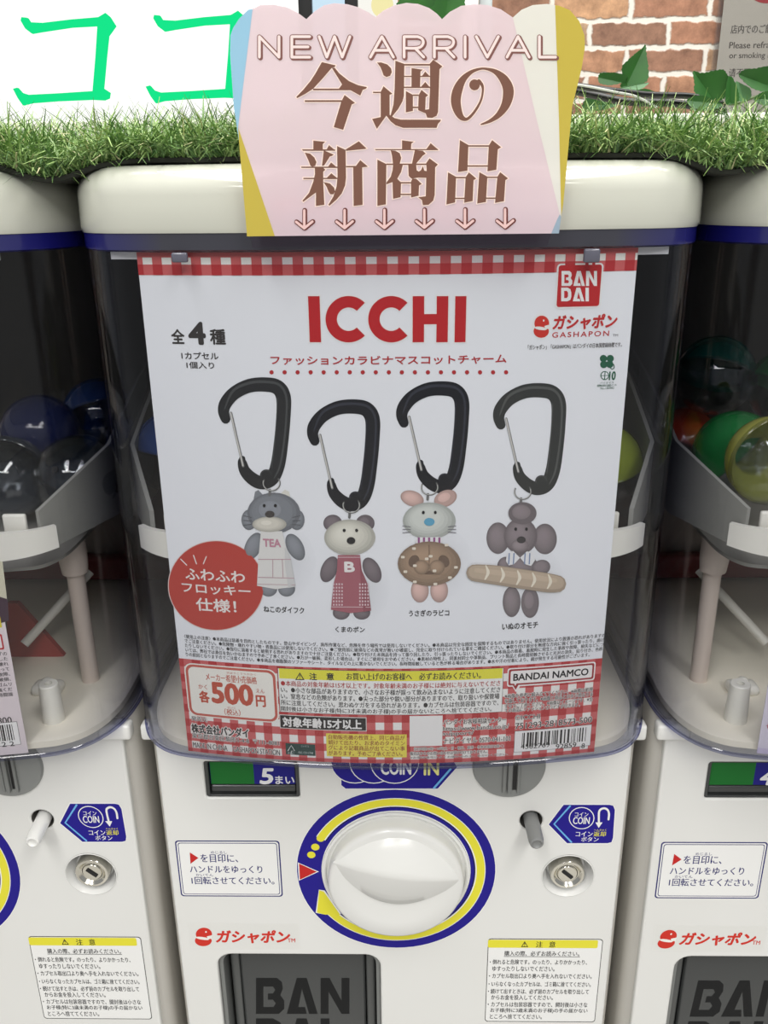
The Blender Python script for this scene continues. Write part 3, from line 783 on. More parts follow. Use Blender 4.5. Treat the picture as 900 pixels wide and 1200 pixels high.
# stand that carries the row
st = thing('machine_stand', 'white cabinet stand carrying the row of capsule machines', 'stand', (0, .56, 0))
link('stand_carcass', MB().box(-.47, .47, -.12, .14, .04, EYE+ZBOT-.02, .004).me('stand_carcass', pm((210, 210, 206), .4), 40), st)
link('stand_top', MB().box(-.475, .475, -.14, .145, EYE+ZBOT-.02, EYE+ZBOT, .003).me('stand_top', pm((222, 222, 218), .35), 40), st)
link('plinth', MB().box(-.46, .46, -.10, .13, 0, .04, .002).me('plinth', pm((60, 60, 62), .5), 40), st)

# ================================================================== POSTER IN THE MIDDLE MACHINE
PB = Bow(.3838, .577)
GR = (58, 54, 52)
sheetc = (238, 240, 243)
pz1, pz0 = ZT-.0091, ZB+.0012
pu0, pu1 = PB.inv(206, 600)[0]*0+PB.inv(160.5, 300)[0], PB.inv(747.5, 296)[0]
POFF = (0, .3838, pz0)
poster = thing('poster', 'grey poster with red gingham bands and four carabiner charms, inside the middle clear case', 'poster', (0, .3838, pz0+EYE))
def sheet(bow, u0, u1, z0, z1, col, off, nu=40):
    V = []; Fs = []
    for i in range(nu+1):
        u = u0+(u1-u0)*i/nu
        for z, o in ((z0, 0), (z1, 0), (z1, -.0003), (z0, -.0003)): V.append(bow.map(u, z, o))
    for i in range(nu):
        for k in range(4): Fs.append((4*i+k, 4*i+4+k, 4*i+4+(k+1) % 4, 4*i+(k+1) % 4))
    Fs += [(0, 1, 2, 3), tuple(4*nu+k for k in (3, 2, 1, 0))]
    return fix(mesh('sheet', V, Fs, pm(col, .45, 0, 1.0, .4), None, None, off))
link('sheet', sheet(PB, pu0, pu1, pz0, pz1, sheetc, POFF), poster)
def art(): return Art(PB, 1)
def put(name, A, label=None):
    o = link(name, A.me(name, POFF), poster)
    if label: o['label'] = label
    return o
G_W, G_M, G_D = (242, 240, 234), (206, 98, 98), (182, 48, 52)
def gingham(A, v0, v1, first_v, cell):
    A.rect_uv(pu0, v0, pu1, v1, G_W, 0)
    stripes = []; v = first_v
    while v > v0:
        a_, b_ = max(v-cell, v0), min(v, v1)
        if b_ > a_: A.rect_uv(pu0, a_, pu1, b_, G_M, 1); stripes.append((a_, b_))
        v -= 2*cell
    u = pu0-cell*.45
    while u < pu1:
        a_, b_ = max(u, pu0), min(u+cell, pu1)
        if b_ > a_:
            A.rect_uv(a_, v0, b_, v1, G_M, 2)
            for s0, s1 in stripes: A.rect_uv(a_, s0, b_, s1, G_D, 3)
        u += 2*cell
cell = .00458
A = art(); zt0 = PB.inv(455, 322)[1]
gingham(A, zt0, pz1, zt0+cell, cell)
A.rect_uv(pu0, pz1-.0022, pu1, pz1, G_M, 1)
put('gingham_band', A, 'red gingham band along the top')
A = art(); zg = PB.inv(455, 783.5)[1]
gingham(A, pz0, zg, zg, .00462)
put('gingham_band', A, 'red gingham band along the foot')
# title
A = art()
def title(A, c, lay, g):
    x0, y0, y1 = 362-g, 347-g, 401+g
    A.rect(362-g, y0, 375.5+g, y1, c, lay); A.rect(533-g, y0, 546+g, y1, c, lay)
    A.rect(483.5-g, y0, 497+g, y1, c, lay); A.rect(511.5-g, y0, 525+g, y1, c, lay); A.rect(495, 368-g, 513, 380+g, c, lay)
    for cx in (408.5, 458.5):
        A.disc(cx, 374, 27+g, 27.2+g, c, lay, n=60, rings=2, a0=45-g*2, a1=315+g*2, inner=(13.6-g)/(27+g))
title(A, (238, 236, 234), 1, 1.6); title(A, (190, 30, 36), 2, 0)
put('title_lettering', A, 'large red title lettering')
A = art()
A.text('ファッションカラビナマスコットチャーム', 317, 416.8, 593.5, 427.6, (182, 46, 50), 2, .022)
for i in range(19): A.disc(318.3+i*(593-318.3)/18, 436.2, 2.5, 2.5, (182, 46, 50), 2, n=14, rings=1)
put('subtitle_lettering', A, 'red subtitle over a row of red dots')
A = art()
A.text('全', 200.6, 385.5, 216.5, 403, GR, 2, .025); A.text('4', 220.6, 377, 241, 404, GR, 2, .045); A.text('種', 246, 385.5, 264.5, 404, GR, 2, .025)
A.text('1カプセル', 212.7, 412.6, 256, 421, GR, 2, .018); A.text('1個入り', 218.6, 424, 251, 432, GR, 2, .018)
put('quantity_lettering', A)
# maker's mark
A = art()
A.rect(651.3, 308.5, 705.5, 361.2, (238, 236, 234), 3, r=4.5); A.rect(653.3, 310.4, 703.5, 359.2, (190, 36, 40), 4, r=3)
caps(A, (CAP_B, CAP_A, CAP_N), 657.8, 317.5, 699.3, 335, (240, 238, 236), 5); caps(A, (CAP_D, CAP_A, CAP_I), 657.4, 337, 698.5, 353, (240, 238, 236), 5)
put('maker_mark', A, 'red square maker mark with white capitals')
A = art()
ball_mark(A, 625, 369.6, 643.4, 395.6, 2, (238, 236, 234))
A.text('ガシャポン', 647.3, 368.2, 722, 386, (196, 44, 44), 3, .035, shear=.12, halo=(238, 236, 234), hw=.02)
A.text('GASHAPON', 647, 388.4, 713.5, 394.8, (196, 60, 58), 2, .02, sp=1.3); A.text('TM', 718, 391.5, 724, 394.2, GR, 2)
A.text('「ガシャポン」「GASHAPON」はバンダイの日本国登録商標です。', 618.5, 402.6, 728.5, 408.4, GR, 2, .012)
put('capsule_mark', A, 'red round capsule mark with lettering')
A = art(); GN = (40, 96, 70)
for dx, dy in ((-4, -3.4), (4, -3.4), (-3.6, 3.6), (3.4, 3.4)): A.disc(711+dx, 423.5+dy, 4.3, 4.3, GN, 2, n=16, rings=1)
A.ribbon([(711, 424), (716, 432), (719.5, 431), (719, 427)], 1, GN, 2)
A.disc(708.5, 440, 5, 5.2, GN, 2); A.disc(708.5, 440, 4, 4.2, sheetc, 3); A.rect(708, 435, 709, 445, GN, 4); A.rect(704, 439.6, 713, 440.3, GN, 4)
A.text('10', 713.5, 435, 721.5, 445.5, GN, 2, .03); A.text('バイオマス', 703, 447.2, 719, 449.6, GN, 2); A.text('植物由来の油墨インキ', 699.5, 450, 722.5, 453, GN, 2, .01); A.text('No.180982', 703.5, 453.6, 719.5, 456, GN, 2)
put('leaf_mark', A, 'small green leaf mark')
# round badge
A = art(); BR = (188, 66, 56)
pts = [(253.5+56.3*math.cos(2*math.pi*i/40)*(1+.012*math.sin(i*1.7)), 686+52.8*math.sin(2*math.pi*i/40)*(1+.012*math.cos(i*2.1))) for i in range(40)]
A.disc(253.5, 686, 56.6, 53, (226, 206, 200), 2, n=60, rings=8); A.disc(253.5, 686, 55.6, 52, BR, 3, n=60, rings=8)
A.text('ふわふわ', 217.3, 667.5, 287, 681, (240, 232, 226), 4, .02); A.text('フロッキー', 213.6, 685, 293.6, 696.6, (240, 232, 226), 4, .02); A.text('仕様！', 229.8, 701.4, 277, 717, (240, 232, 226), 4, .02)
for p, q in (((212, 655), (219, 662)), ((227, 650.5), (230.5, 660.5)), ((242, 652), (238.5, 660.5))): A.ribbon([p, q], 1.1, (240, 232, 226), 4, smooth=1)
put('round_badge', A, 'red round badge with white lettering')
# carabiners: the printed pictures
def carabiner(dx, dy, dark, lite):
    A = art(); q = lambda L: [((x)/3.214+180+dx, (y)/3.214+420+dy) for x, y in L]
    P = [(272, 228), (264, 200), (272, 168), (305, 130), (360, 103), (420, 98), (466, 108), (489, 145), (489, 220), (481, 310), (468, 400), (446, 452), (410, 468), (375, 455), (345, 425), (334, 392), (334, 378)]
    Wd = [36, 42, 48, 50, 52, 54, 56, 56, 54, 54, 54, 52, 50, 48, 42, 34, 24]
    A.ribbon(q(P), [w/3.214 for w in Wd], dark, 2, 5)
    A.ribbon(q([(268, 190), (300, 122), (362, 92), (425, 88), (475, 100), (500, 145), (500, 225), (491, 320), (476, 405), (455, 450)]), [1.5, 3, 3.4, 3.2, 3, 2.6, 2.4, 2.4, 2.4, 1.2], lite, 3, 5)
    A.ribbon(q([(467, 150), (463, 230), (455, 330), (445, 410)]), 1.1, lite, 3, 4)
    A.disc(*q([(425, 440)])[0], 7.5, 7, dark, 3); A.disc(*q([(425, 440)])[0], 6.6, 6.2, lite, 4, inner=.86, rings=1, a0=10, a1=200)
    A.ribbon(q([(292, 205), (316, 310), (338, 405)]), 3.0, (120, 120, 118), 4, 3); A.ribbon(q([(291, 205), (315, 310), (337, 403)]), 1.6, (206, 204, 198), 5, 3)
    put('carabiner_picture', A, None)
def ringlets(A, cx, cy):
    A.disc(cx, cy, 10.5, 9.5, (104, 104, 102), 6, inner=.84, rings=1, a0=150, a1=400); A.disc(cx-.4, cy-.4, 10, 9, (196, 196, 190), 7, inner=.92, rings=1, a0=160, a1=380)
    A.ribbon([(cx-2, cy+8), (cx-2.5, cy+14)], 3, (112, 112, 110), 6, smooth=1)
carabiner(0, 0, (38, 39, 40), (72, 74, 74)); carabiner(104.3, 25.8, (20, 21, 27), (50, 52, 62))  # first one greyer: reflection on the clear case mixed into its colour
carabiner(208.7, 4.6, (20, 21, 27), (50, 52, 62)); carabiner(322.2, 6.8, (52, 54, 52), (86, 88, 85))
mulc = lambda c, k: tuple(int(min(250, v*k)) for v in c)
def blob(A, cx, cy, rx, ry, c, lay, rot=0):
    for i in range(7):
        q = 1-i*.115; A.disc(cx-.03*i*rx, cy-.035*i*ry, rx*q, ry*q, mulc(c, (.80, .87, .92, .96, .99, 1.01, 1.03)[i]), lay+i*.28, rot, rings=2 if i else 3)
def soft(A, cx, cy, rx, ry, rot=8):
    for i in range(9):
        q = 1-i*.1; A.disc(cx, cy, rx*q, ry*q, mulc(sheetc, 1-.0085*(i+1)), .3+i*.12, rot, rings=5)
def tone(c, k): return mulc(c, k)
BK = (34, 32, 34)
# grey cat-eared charm in a white apron
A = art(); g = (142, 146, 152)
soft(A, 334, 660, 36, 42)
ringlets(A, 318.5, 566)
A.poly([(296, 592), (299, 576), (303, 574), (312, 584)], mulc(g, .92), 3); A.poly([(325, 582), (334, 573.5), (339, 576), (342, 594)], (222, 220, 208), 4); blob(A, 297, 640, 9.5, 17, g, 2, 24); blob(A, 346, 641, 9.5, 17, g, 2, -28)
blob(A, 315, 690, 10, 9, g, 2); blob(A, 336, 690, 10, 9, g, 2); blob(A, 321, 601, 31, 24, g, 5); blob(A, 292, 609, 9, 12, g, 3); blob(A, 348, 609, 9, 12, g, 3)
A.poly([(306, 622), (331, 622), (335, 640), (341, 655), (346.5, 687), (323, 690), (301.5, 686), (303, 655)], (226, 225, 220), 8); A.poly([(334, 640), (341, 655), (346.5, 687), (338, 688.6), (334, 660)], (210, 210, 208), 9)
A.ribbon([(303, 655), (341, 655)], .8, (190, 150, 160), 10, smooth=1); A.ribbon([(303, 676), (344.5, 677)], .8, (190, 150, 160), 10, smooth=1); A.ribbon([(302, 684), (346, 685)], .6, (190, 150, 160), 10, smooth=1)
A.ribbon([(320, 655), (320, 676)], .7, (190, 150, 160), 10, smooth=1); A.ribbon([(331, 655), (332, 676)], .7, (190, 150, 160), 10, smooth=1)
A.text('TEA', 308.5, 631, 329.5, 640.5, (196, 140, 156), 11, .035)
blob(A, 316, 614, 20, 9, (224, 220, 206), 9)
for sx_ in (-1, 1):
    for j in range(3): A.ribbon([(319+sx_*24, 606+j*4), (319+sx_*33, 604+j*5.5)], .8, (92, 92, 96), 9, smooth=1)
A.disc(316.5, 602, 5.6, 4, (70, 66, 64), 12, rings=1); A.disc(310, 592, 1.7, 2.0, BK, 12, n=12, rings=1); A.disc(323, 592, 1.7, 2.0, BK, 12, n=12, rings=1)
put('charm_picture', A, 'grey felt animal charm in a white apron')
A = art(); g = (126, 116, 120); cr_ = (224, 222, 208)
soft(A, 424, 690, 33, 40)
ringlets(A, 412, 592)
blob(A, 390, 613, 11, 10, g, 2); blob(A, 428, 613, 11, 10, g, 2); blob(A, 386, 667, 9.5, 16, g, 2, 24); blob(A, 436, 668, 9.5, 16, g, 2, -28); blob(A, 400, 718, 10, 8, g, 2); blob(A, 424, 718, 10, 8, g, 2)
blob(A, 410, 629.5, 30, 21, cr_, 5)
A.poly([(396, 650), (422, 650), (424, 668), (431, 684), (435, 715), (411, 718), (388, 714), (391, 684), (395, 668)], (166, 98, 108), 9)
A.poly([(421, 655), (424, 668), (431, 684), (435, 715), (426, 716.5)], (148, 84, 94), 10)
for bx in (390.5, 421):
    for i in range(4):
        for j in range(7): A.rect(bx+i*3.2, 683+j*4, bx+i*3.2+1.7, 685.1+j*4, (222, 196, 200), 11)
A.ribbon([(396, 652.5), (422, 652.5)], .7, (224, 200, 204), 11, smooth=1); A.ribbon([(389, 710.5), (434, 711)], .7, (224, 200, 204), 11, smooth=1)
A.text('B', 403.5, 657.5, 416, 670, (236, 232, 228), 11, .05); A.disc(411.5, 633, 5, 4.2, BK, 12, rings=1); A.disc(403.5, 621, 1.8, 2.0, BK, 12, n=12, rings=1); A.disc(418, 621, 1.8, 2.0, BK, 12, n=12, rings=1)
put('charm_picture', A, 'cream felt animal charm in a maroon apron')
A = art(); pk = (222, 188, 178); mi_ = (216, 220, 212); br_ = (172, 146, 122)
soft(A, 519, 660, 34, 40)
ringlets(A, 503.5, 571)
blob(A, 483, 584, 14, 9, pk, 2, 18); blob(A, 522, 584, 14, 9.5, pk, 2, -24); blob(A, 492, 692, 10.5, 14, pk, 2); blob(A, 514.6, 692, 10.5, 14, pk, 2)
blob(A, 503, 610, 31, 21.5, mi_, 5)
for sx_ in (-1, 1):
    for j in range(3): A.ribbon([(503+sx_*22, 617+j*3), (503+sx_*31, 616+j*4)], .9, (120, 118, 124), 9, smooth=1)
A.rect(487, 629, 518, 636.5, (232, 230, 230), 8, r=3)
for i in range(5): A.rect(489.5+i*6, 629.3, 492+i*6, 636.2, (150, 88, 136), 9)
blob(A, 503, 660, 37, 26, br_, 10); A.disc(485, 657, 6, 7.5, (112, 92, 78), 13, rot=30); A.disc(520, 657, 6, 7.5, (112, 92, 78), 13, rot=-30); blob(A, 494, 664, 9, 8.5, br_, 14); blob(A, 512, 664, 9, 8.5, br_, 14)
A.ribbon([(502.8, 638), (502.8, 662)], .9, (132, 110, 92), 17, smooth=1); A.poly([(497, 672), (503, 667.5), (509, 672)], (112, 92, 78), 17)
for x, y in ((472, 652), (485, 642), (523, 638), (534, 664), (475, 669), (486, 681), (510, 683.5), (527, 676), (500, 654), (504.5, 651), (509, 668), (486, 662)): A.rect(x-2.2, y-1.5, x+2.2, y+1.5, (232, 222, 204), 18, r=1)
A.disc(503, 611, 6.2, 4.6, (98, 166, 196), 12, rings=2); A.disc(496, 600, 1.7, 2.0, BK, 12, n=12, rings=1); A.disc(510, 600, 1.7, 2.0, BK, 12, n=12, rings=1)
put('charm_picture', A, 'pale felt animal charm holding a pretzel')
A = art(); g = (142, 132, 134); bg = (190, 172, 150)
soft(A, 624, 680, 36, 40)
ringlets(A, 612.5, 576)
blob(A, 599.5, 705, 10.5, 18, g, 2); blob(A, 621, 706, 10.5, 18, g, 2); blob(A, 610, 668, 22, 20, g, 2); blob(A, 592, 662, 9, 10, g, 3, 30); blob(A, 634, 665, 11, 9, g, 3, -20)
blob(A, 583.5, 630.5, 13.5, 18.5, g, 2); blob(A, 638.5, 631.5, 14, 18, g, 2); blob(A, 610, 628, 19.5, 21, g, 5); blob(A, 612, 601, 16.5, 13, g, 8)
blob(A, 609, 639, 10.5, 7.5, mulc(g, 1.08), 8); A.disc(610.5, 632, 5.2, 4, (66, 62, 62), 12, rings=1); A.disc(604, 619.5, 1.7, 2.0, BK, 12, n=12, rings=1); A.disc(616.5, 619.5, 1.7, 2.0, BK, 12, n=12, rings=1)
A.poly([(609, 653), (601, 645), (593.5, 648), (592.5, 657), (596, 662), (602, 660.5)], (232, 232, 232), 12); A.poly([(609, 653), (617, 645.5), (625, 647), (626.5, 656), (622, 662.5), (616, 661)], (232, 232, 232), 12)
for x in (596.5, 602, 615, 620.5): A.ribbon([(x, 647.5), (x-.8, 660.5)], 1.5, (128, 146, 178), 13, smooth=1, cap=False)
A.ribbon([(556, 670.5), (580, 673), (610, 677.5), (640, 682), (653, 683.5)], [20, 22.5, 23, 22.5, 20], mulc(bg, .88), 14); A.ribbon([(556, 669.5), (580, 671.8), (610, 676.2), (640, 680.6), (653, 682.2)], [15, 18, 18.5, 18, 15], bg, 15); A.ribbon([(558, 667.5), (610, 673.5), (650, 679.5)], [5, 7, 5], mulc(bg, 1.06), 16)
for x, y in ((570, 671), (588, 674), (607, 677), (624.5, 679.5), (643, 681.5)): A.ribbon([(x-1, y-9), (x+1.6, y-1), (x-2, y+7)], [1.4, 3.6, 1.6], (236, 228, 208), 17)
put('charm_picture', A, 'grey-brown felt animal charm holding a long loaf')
A = art()
for s_, x0, y0, x1, y1 in (('ねこのダイフク', 309, 710.6, 356.6, 718.3), ('くまのポン', 393, 734, 427.6, 741), ('うさぎのラビコ', 479, 714.6, 526.5, 722), ('いぬのオモチ', 588.4, 729.4, 630.4, 737)):
    A.text(s_, x0, y0, x1, y1, (44, 44, 46), 2, .02)
put('caption_lettering', A)
# small print
A = art(); sp_ = (60, 60, 62)
for i, s_ in enumerate(('〈使用上の注意〉●本商品は装着を目的としたものです。登山やダイビング、高所作業など、危険を伴う場所では使用しないでください。●本商品は完全な固定を保障するものではありません。使用状況により脱落の恐れがありますの',
        'でご注意ください。●危険物・壊れやすい物・貴重品には使用しないでください。●ご使用前に破損などの異常が無いか確認し、完全に取り付けられている事をご確認ください。●取り付け部分を無理な方向に強く引っ張ったり、曲げ',
        'たりしないでください。●強引に装着すると破損する恐れがありますので十分ご注意ください。●取り付けた本商品を持って振り回したり、引っ張ったりしないでください。●本商品の装着、着脱時に発生した事故や故障、紛失などにつ',
        'いては、弊社では責任を負いかねますので予めご了承ください。●万が一破損、変形した場合は、すぐにご使用をおやめください。●素材の特性上、同素材同士や革製品、プリント製品と長時間接触させると光沢の消失、貼り付き、色移',
        'りの原因となりますのでご注意ください。●本商品を樹脂製のソファーやシート、タイルなどの上に置かないでください。長時間接触していると色が移る場合があります。●水や汗の付着により、錆が発生する可能性がございます。')):
    yc = 756.3+i*5.35; A.text(s_, 217+i*.5, yc-2.4, 708-i*1.0-(14 if i == 4 else 0), yc+2.4, sp_, 2, .012, res=2)
put('small_print', A, 'five lines of small black print')
# price panel
OR = (196, 84, 62); PW = (244, 241, 230)
A = art(); A.rect(219, 781, 325.5, 843, PW, 4, r=10); A.rect(220.5, 782.3, 324, 841.8, (200, 96, 82), 5, r=9); A.rect(223.4, 785, 321, 839.2, PW, 6, r=7)
A.text('メーカー希望小売価格', 241.5, 790.6, 301, 799.2, OR, 7, .012); A.text('きぼうこうりかかく', 266, 788, 300, 790.2, OR, 7)
A.text('各', 233.5, 809, 246, 823, OR, 7, .035); A.text('かく', 232.8, 801.6, 243, 807, OR, 7, .01); A.text('500', 247.8, 800, 297, 825.6, OR, 7, .045); A.text('円', 300, 814.4, 311.6, 828, OR, 7, .03); A.text('えん', 300.4, 806.8, 310, 811.8, OR, 7, .01)
A.text('（税込）', 263.3, 830.4, 282, 838, OR, 7, .008); A.text('ぜいこ', 266.5, 827.6, 276.5, 829.8, OR, 7)
put('price_panel', A, 'cream price panel reading 500')
A = art(); K = (44, 42, 42); H = (242, 236, 230)
A.text('発売元', 224.6, 839.5, 243, 845, K, 6, .012, halo=H, hw=.055); A.text('株式会社バンダイ', 225, 850.6, 291.5, 861.6, K, 6, .028, halo=H, hw=.055)
A.text('東京都台東区駒形1-4-8  〒111-8081', 226, 863.4, 327, 869.6, K, 6, .01, halo=H, hw=.055); A.text('MADE IN CHINA    GASHAPON STATION', 227, 874.4, 328, 880.6, K, 6, .012, halo=H, hw=.055)
put('maker_address', A)
# caution panel
A = art(); A.rect(327, 785.8, 589, 837.6, (70, 66, 62), 4); A.rect(327.5, 786.2, 588.5, 837.2, (243, 243, 238), 5); A.rect(327.5, 786.2, 588.5, 797.8, (234, 228, 66), 6)
A.outline(tri(351.5, 792.6, 4.2), 1.0, K, 7); A.text('!', 351, 790, 352, 795.4, K, 7, .01)
A.text('注', 362.5, 788, 371.5, 796.6, K, 7, .02); A.text('意', 382.5, 788, 391.5, 796.6, K, 7, .02); A.text('お買い上げのお客様へ　必ずお読みください。', 406, 788.2, 563.5, 796.6, K, 7, .014)
for i, (s_, c) in enumerate((('●本商品の対象年齢は15才以上です。対象年齢未満のお子様には絶対に与えないでくださ', (178, 44, 46)), ('い。●小さな部品がありますので、小さなお子様が誤って飲み込まないように注意してくださ', K),
        ('い。窒息などの危険があります。●尖った部分や鋭い部分がありますので、取り扱いや保管場', K), ('所に注意してください。思わぬケガをする恐れがあります。●カプセルは包装容器ですので、', K), ('開封後は小さなお子様(特に3才未満のお子様)の手の届かないところへ捨ててください。', K))):
    yc = 803.3+i*7.6; A.text(s_, 329.5, yc-3.3, (586, 586, 585, 584, 576)[i], yc+3.3, c, 7, .012, res=2)
put('caution_panel', A, 'yellow and white caution panel')
A = art(); A.rect(328, 839.2, 429.6, 855.4, (226, 222, 216), 4); A.rect(328.8, 840, 428.8, 854.6, (34, 28, 28), 5); A.text('対象年齢15才以上', 331.5, 841.6, 424, 853.4, (238, 236, 232), 6, .03)
put('age_label', A, 'black age label with white lettering')
A = art(); A.rect(335, 871.4, 369.5, 884.6, (22, 62, 56), 4)
A.ribbon([(337.5, 879.5), (341.5, 873.2), (345.5, 879.5), (341.5, 879.8), (341.5, 883)], .8, (220, 226, 220), 5, smooth=1); A.text('ミックス', 353, 873, 362, 875.2, (190, 205, 198), 5); A.text('FSC', 337.6, 881.4, 345, 883.6, (190, 205, 198), 5); A.text('FSC C011748', 350, 880.6, 367, 883, (190, 205, 198), 5)
put('paper_mark', A, 'dark green paper mark')
A = art(); YB = (238, 222, 84); A.rect(382.6, 860.2, 476.6, 887, YB, 4)
for i, s_ in enumerate(('自動販売機の性質上、同じ商品が', '続けて出たり、お求めのタイミン', 'グにより記載商品が出てこない事', 'があります。予めご了承ください。')):
    yc = 864.2+i*6.2; A.text(s_, 385, yc-2.8, 474.5-(3 if i == 3 else 0), yc+2.8, (150, 62, 40), 5, .014, res=2)
put('notice_panel', A, 'yellow notice panel with brown lettering')
A = art(); A.rect(480, 838.6, 518.4, 874, (242, 240, 236), 4)
put('blank_label', A, 'plain white square label')
A = art()
for s_, x0, y, x1, h, b in (('バンダイお客様相談センター', 519.5, 844.6, 593, 3.2, .014), ('https://www.bandai.co.jp/', 519, 853, 596, 3.4, .008), ('support/', 519, 859.4, 555, 3.0, .008), ('ナビダイヤル 0570-041-101', 519.5, 866.6, 597.5, 3.6, .01),
        ('受付時間10時〜16時(土・日・祝日、夏季・冬季休業日を除く)', 485, 876.4, 590, 2.2, .01), ('販売店からのお問い合わせは受け付けておりません。', 480.5, 881.8, 571, 2.1, .014), ('※お電話番号はよくお確かめの上、おかけください。', 480.5, 886, 595, 1.3, .008)):
    A.text(s_, x0, y-h, x1, y+h, K, 6, b, halo=H, hw=.06, res=2)
put('contact_lettering', A)
# speech-bubble maker mark
A = art()
A.rect(594.5, 779.6, 696.8, 801.2, (244, 240, 236), 4, r=3); A.poly([(596, 797), (612, 800), (604.4, 811)], (244, 240, 236), 4)
A.rect(596, 781, 695.4, 799.6, (160, 40, 46), 5, r=2.4); A.poly([(597.4, 797), (609.5, 799), (604, 808)], (160, 40, 46), 5); A.rect(598.3, 783, 693.2, 797.6, (244, 240, 236), 6, r=1.6); A.poly([(600.5, 796), (607.5, 796), (603.6, 803.5)], (244, 240, 236), 6)
A.text('BANDAI NAMCO', 601.4, 786.2, 689, 794.6, (36, 32, 34), 7, .03)
put('speech_bubble_mark', A, 'white speech bubble mark with black capitals')
A = art()
for i, s_ in enumerate(('※画像を参考に組み立ててください。※画像は処理', 'を施しております。※画像と商品とは多少異なりま', 'すのでご了承ください。※画像はイメージです。※全', 'ての商品にファッションカラビナが付きます。')):
    yc = 812+i*5.7; A.text(s_, 591.5, yc-2.6, (694, 694, 694, 679)[i], yc+2.6, K, 6, .014, halo=H, hw=.06, res=2)
A.text('©ICCHI', 603.7, 837, 632.4, 842.6, K, 6, .012, halo=H, hw=.055); A.text('751293-2818573-500', 603.7, 843.6, 693, 850.6, K, 6, .012, halo=H, hw=.055)
put('product_lettering', A)
def barcode(A, x0, y0, x1, y1, lay, digits, seed):
    A.rect(x0, y0, x1, y1, (60, 54, 54), lay); A.rect(x0+.4, y0+.4, x1-.4, y1-.4, (243, 241, 238), lay+1)
    u0, v0, u1, v1 = A.box_uv(x0+9, y0+2.5, x1-6, y1-6); rnd = random.Random(seed); u = u0; w = (u1-u0)/95
    while u < u1:
        k = rnd.choice((1, 1, 2, 2, 3)); A.rect_uv(u, v0, min(u+k*w, u1), v1, (34, 30, 32), lay+2); u += (k+rnd.choice((1, 1, 2, 3)))*w
    for s_, a_, b_ in digits: A.text(s_, a_, y1-7.2, b_, y1-1.6, (34, 30, 32), lay+3, .01)
A = art(); barcode(A, 602.6, 853, 692, 877.8, 4, (('4582769', 610, 644), ('92859', 651, 675), ('8', 681, 685)), 3)
put('barcode_label', A, 'white barcode label')

# ================================================================== NEIGHBOURS' POSTERS
LB = Bow(.3838, .577, PL); lu1 = LB.inv(33, 880)[0]; LOFF = (PL, .3838, pz0)
lp = thing('poster', 'pale pink poster edge with a barcode, in the machine under the green lit letters', 'poster', (PL, .3838, pz0+EYE))
link('sheet', sheet(LB, -lu1, lu1, pz0, -.165, (226, 214, 216), LOFF), lp)
A = Art(LB, 1)
A.poly([(-30, 655), (3, 658), (8, 700), (8, 728), (-30, 716)], (204, 200, 176), 1); A.poly([(-30, 690), (9, 702), (10.6, 727), (-30, 740)], (62, 40, 56), 2); A.rect(-20, 723, 1.5, 736, (218, 204, 50), 3, r=1)
A.rect(-24, 743.5, 3.8, 762, (190, 44, 52), 3, r=2); A.rect(-22, 745.5, 2, 760, (232, 222, 222), 4, r=1.5)
link('picture_block', A.me('picture_block', LOFF), lp)
A = Art(LB, 1)
for i, s_ in enumerate(('ずの', 'した', '壊れ', '使って', '故障、', '破損、', 'ゴムリ', '強くだ', '時間接')): A.text('ご注意ください'+s_, -44, 767.6+i*6-2.3, 8.6+i*.9, 767.6+i*6+2.3, (44, 40, 44), 2, .014)
A.text('800', -3, 840.4, 14, 848, K, 2, .012)
link('small_print', A.me('small_print', LOFF), lp)
A = Art(LB, 1); barcode(A, -62, 848.5, 23, 876, 2, (('92859', -22, 0), ('2 2', 2, 17)), 5)
link('barcode_label', A.me('barcode_label', LOFF), lp)
RB = Bow(.3838, .577, PR); ru0 = RB.inv(886.5, 884)[0]; ROFF = (PR, .3838, pz0)
rp = thing('poster', 'plain pale lilac poster corner in the machine below the ivy leaves', 'poster', (PR, .3838, pz0+EYE))
link('sheet', sheet(RB, ru0, -ru0, pz0, -.2365, (212, 206, 220), ROFF), rp)
A = Art(RB, 1); A.text('セルは15才以上', 897, 850, 950, 856, (180, 60, 70), 2, .014); A.rect_uv(ru0, pz0, -ru0, pz0+.0035, (198, 188, 214), 1)
link('print_band', A.me('print_band', ROFF), rp)

# ================================================================== CAPSULES
M_CLEARCAP = clear_plastic('capsule_clear', (.80, .82, .84), .05, .55, .04)
CAPC = {'blue': (40, 74, 140), 'navy': (26, 36, 84), 'teal': (18, 98, 92), 'green': (40, 140, 74), 'yellow': (196, 196, 96), 'orange': (176, 60, 36), 'lime': (170, 186, 70), 'smoke': (64, 72, 84)}
def coloured_shell(n):
    c = tuple(lin(v) for v in CAPC[n]); m, nt, out = nodes('capsule_'+n)
    p = nt.nodes.new('ShaderNodeBsdfPrincipled'); p.inputs['Base Color'].default_value = c+(1,); p.inputs['Roughness'].default_value = .12; p.inputs['Coat Weight'].default_value = .3
    t = nt.nodes.new('ShaderNodeBsdfTransparent'); t.inputs[0].default_value = tuple(min(1, v*1.2+.15) for v in c)+(1,)
    s = nt.nodes.new('ShaderNodeMixShader'); s.inputs[0].default_value = .68
    nt.links.new(t.outputs[0], s.inputs[1]); nt.links.new(p.outputs[0], s.inputs[2]); nt.links.new(s.outputs[0], out.inputs[0]); return m
CM = {n: coloured_shell(n) for n in CAPC}
RC = .0245
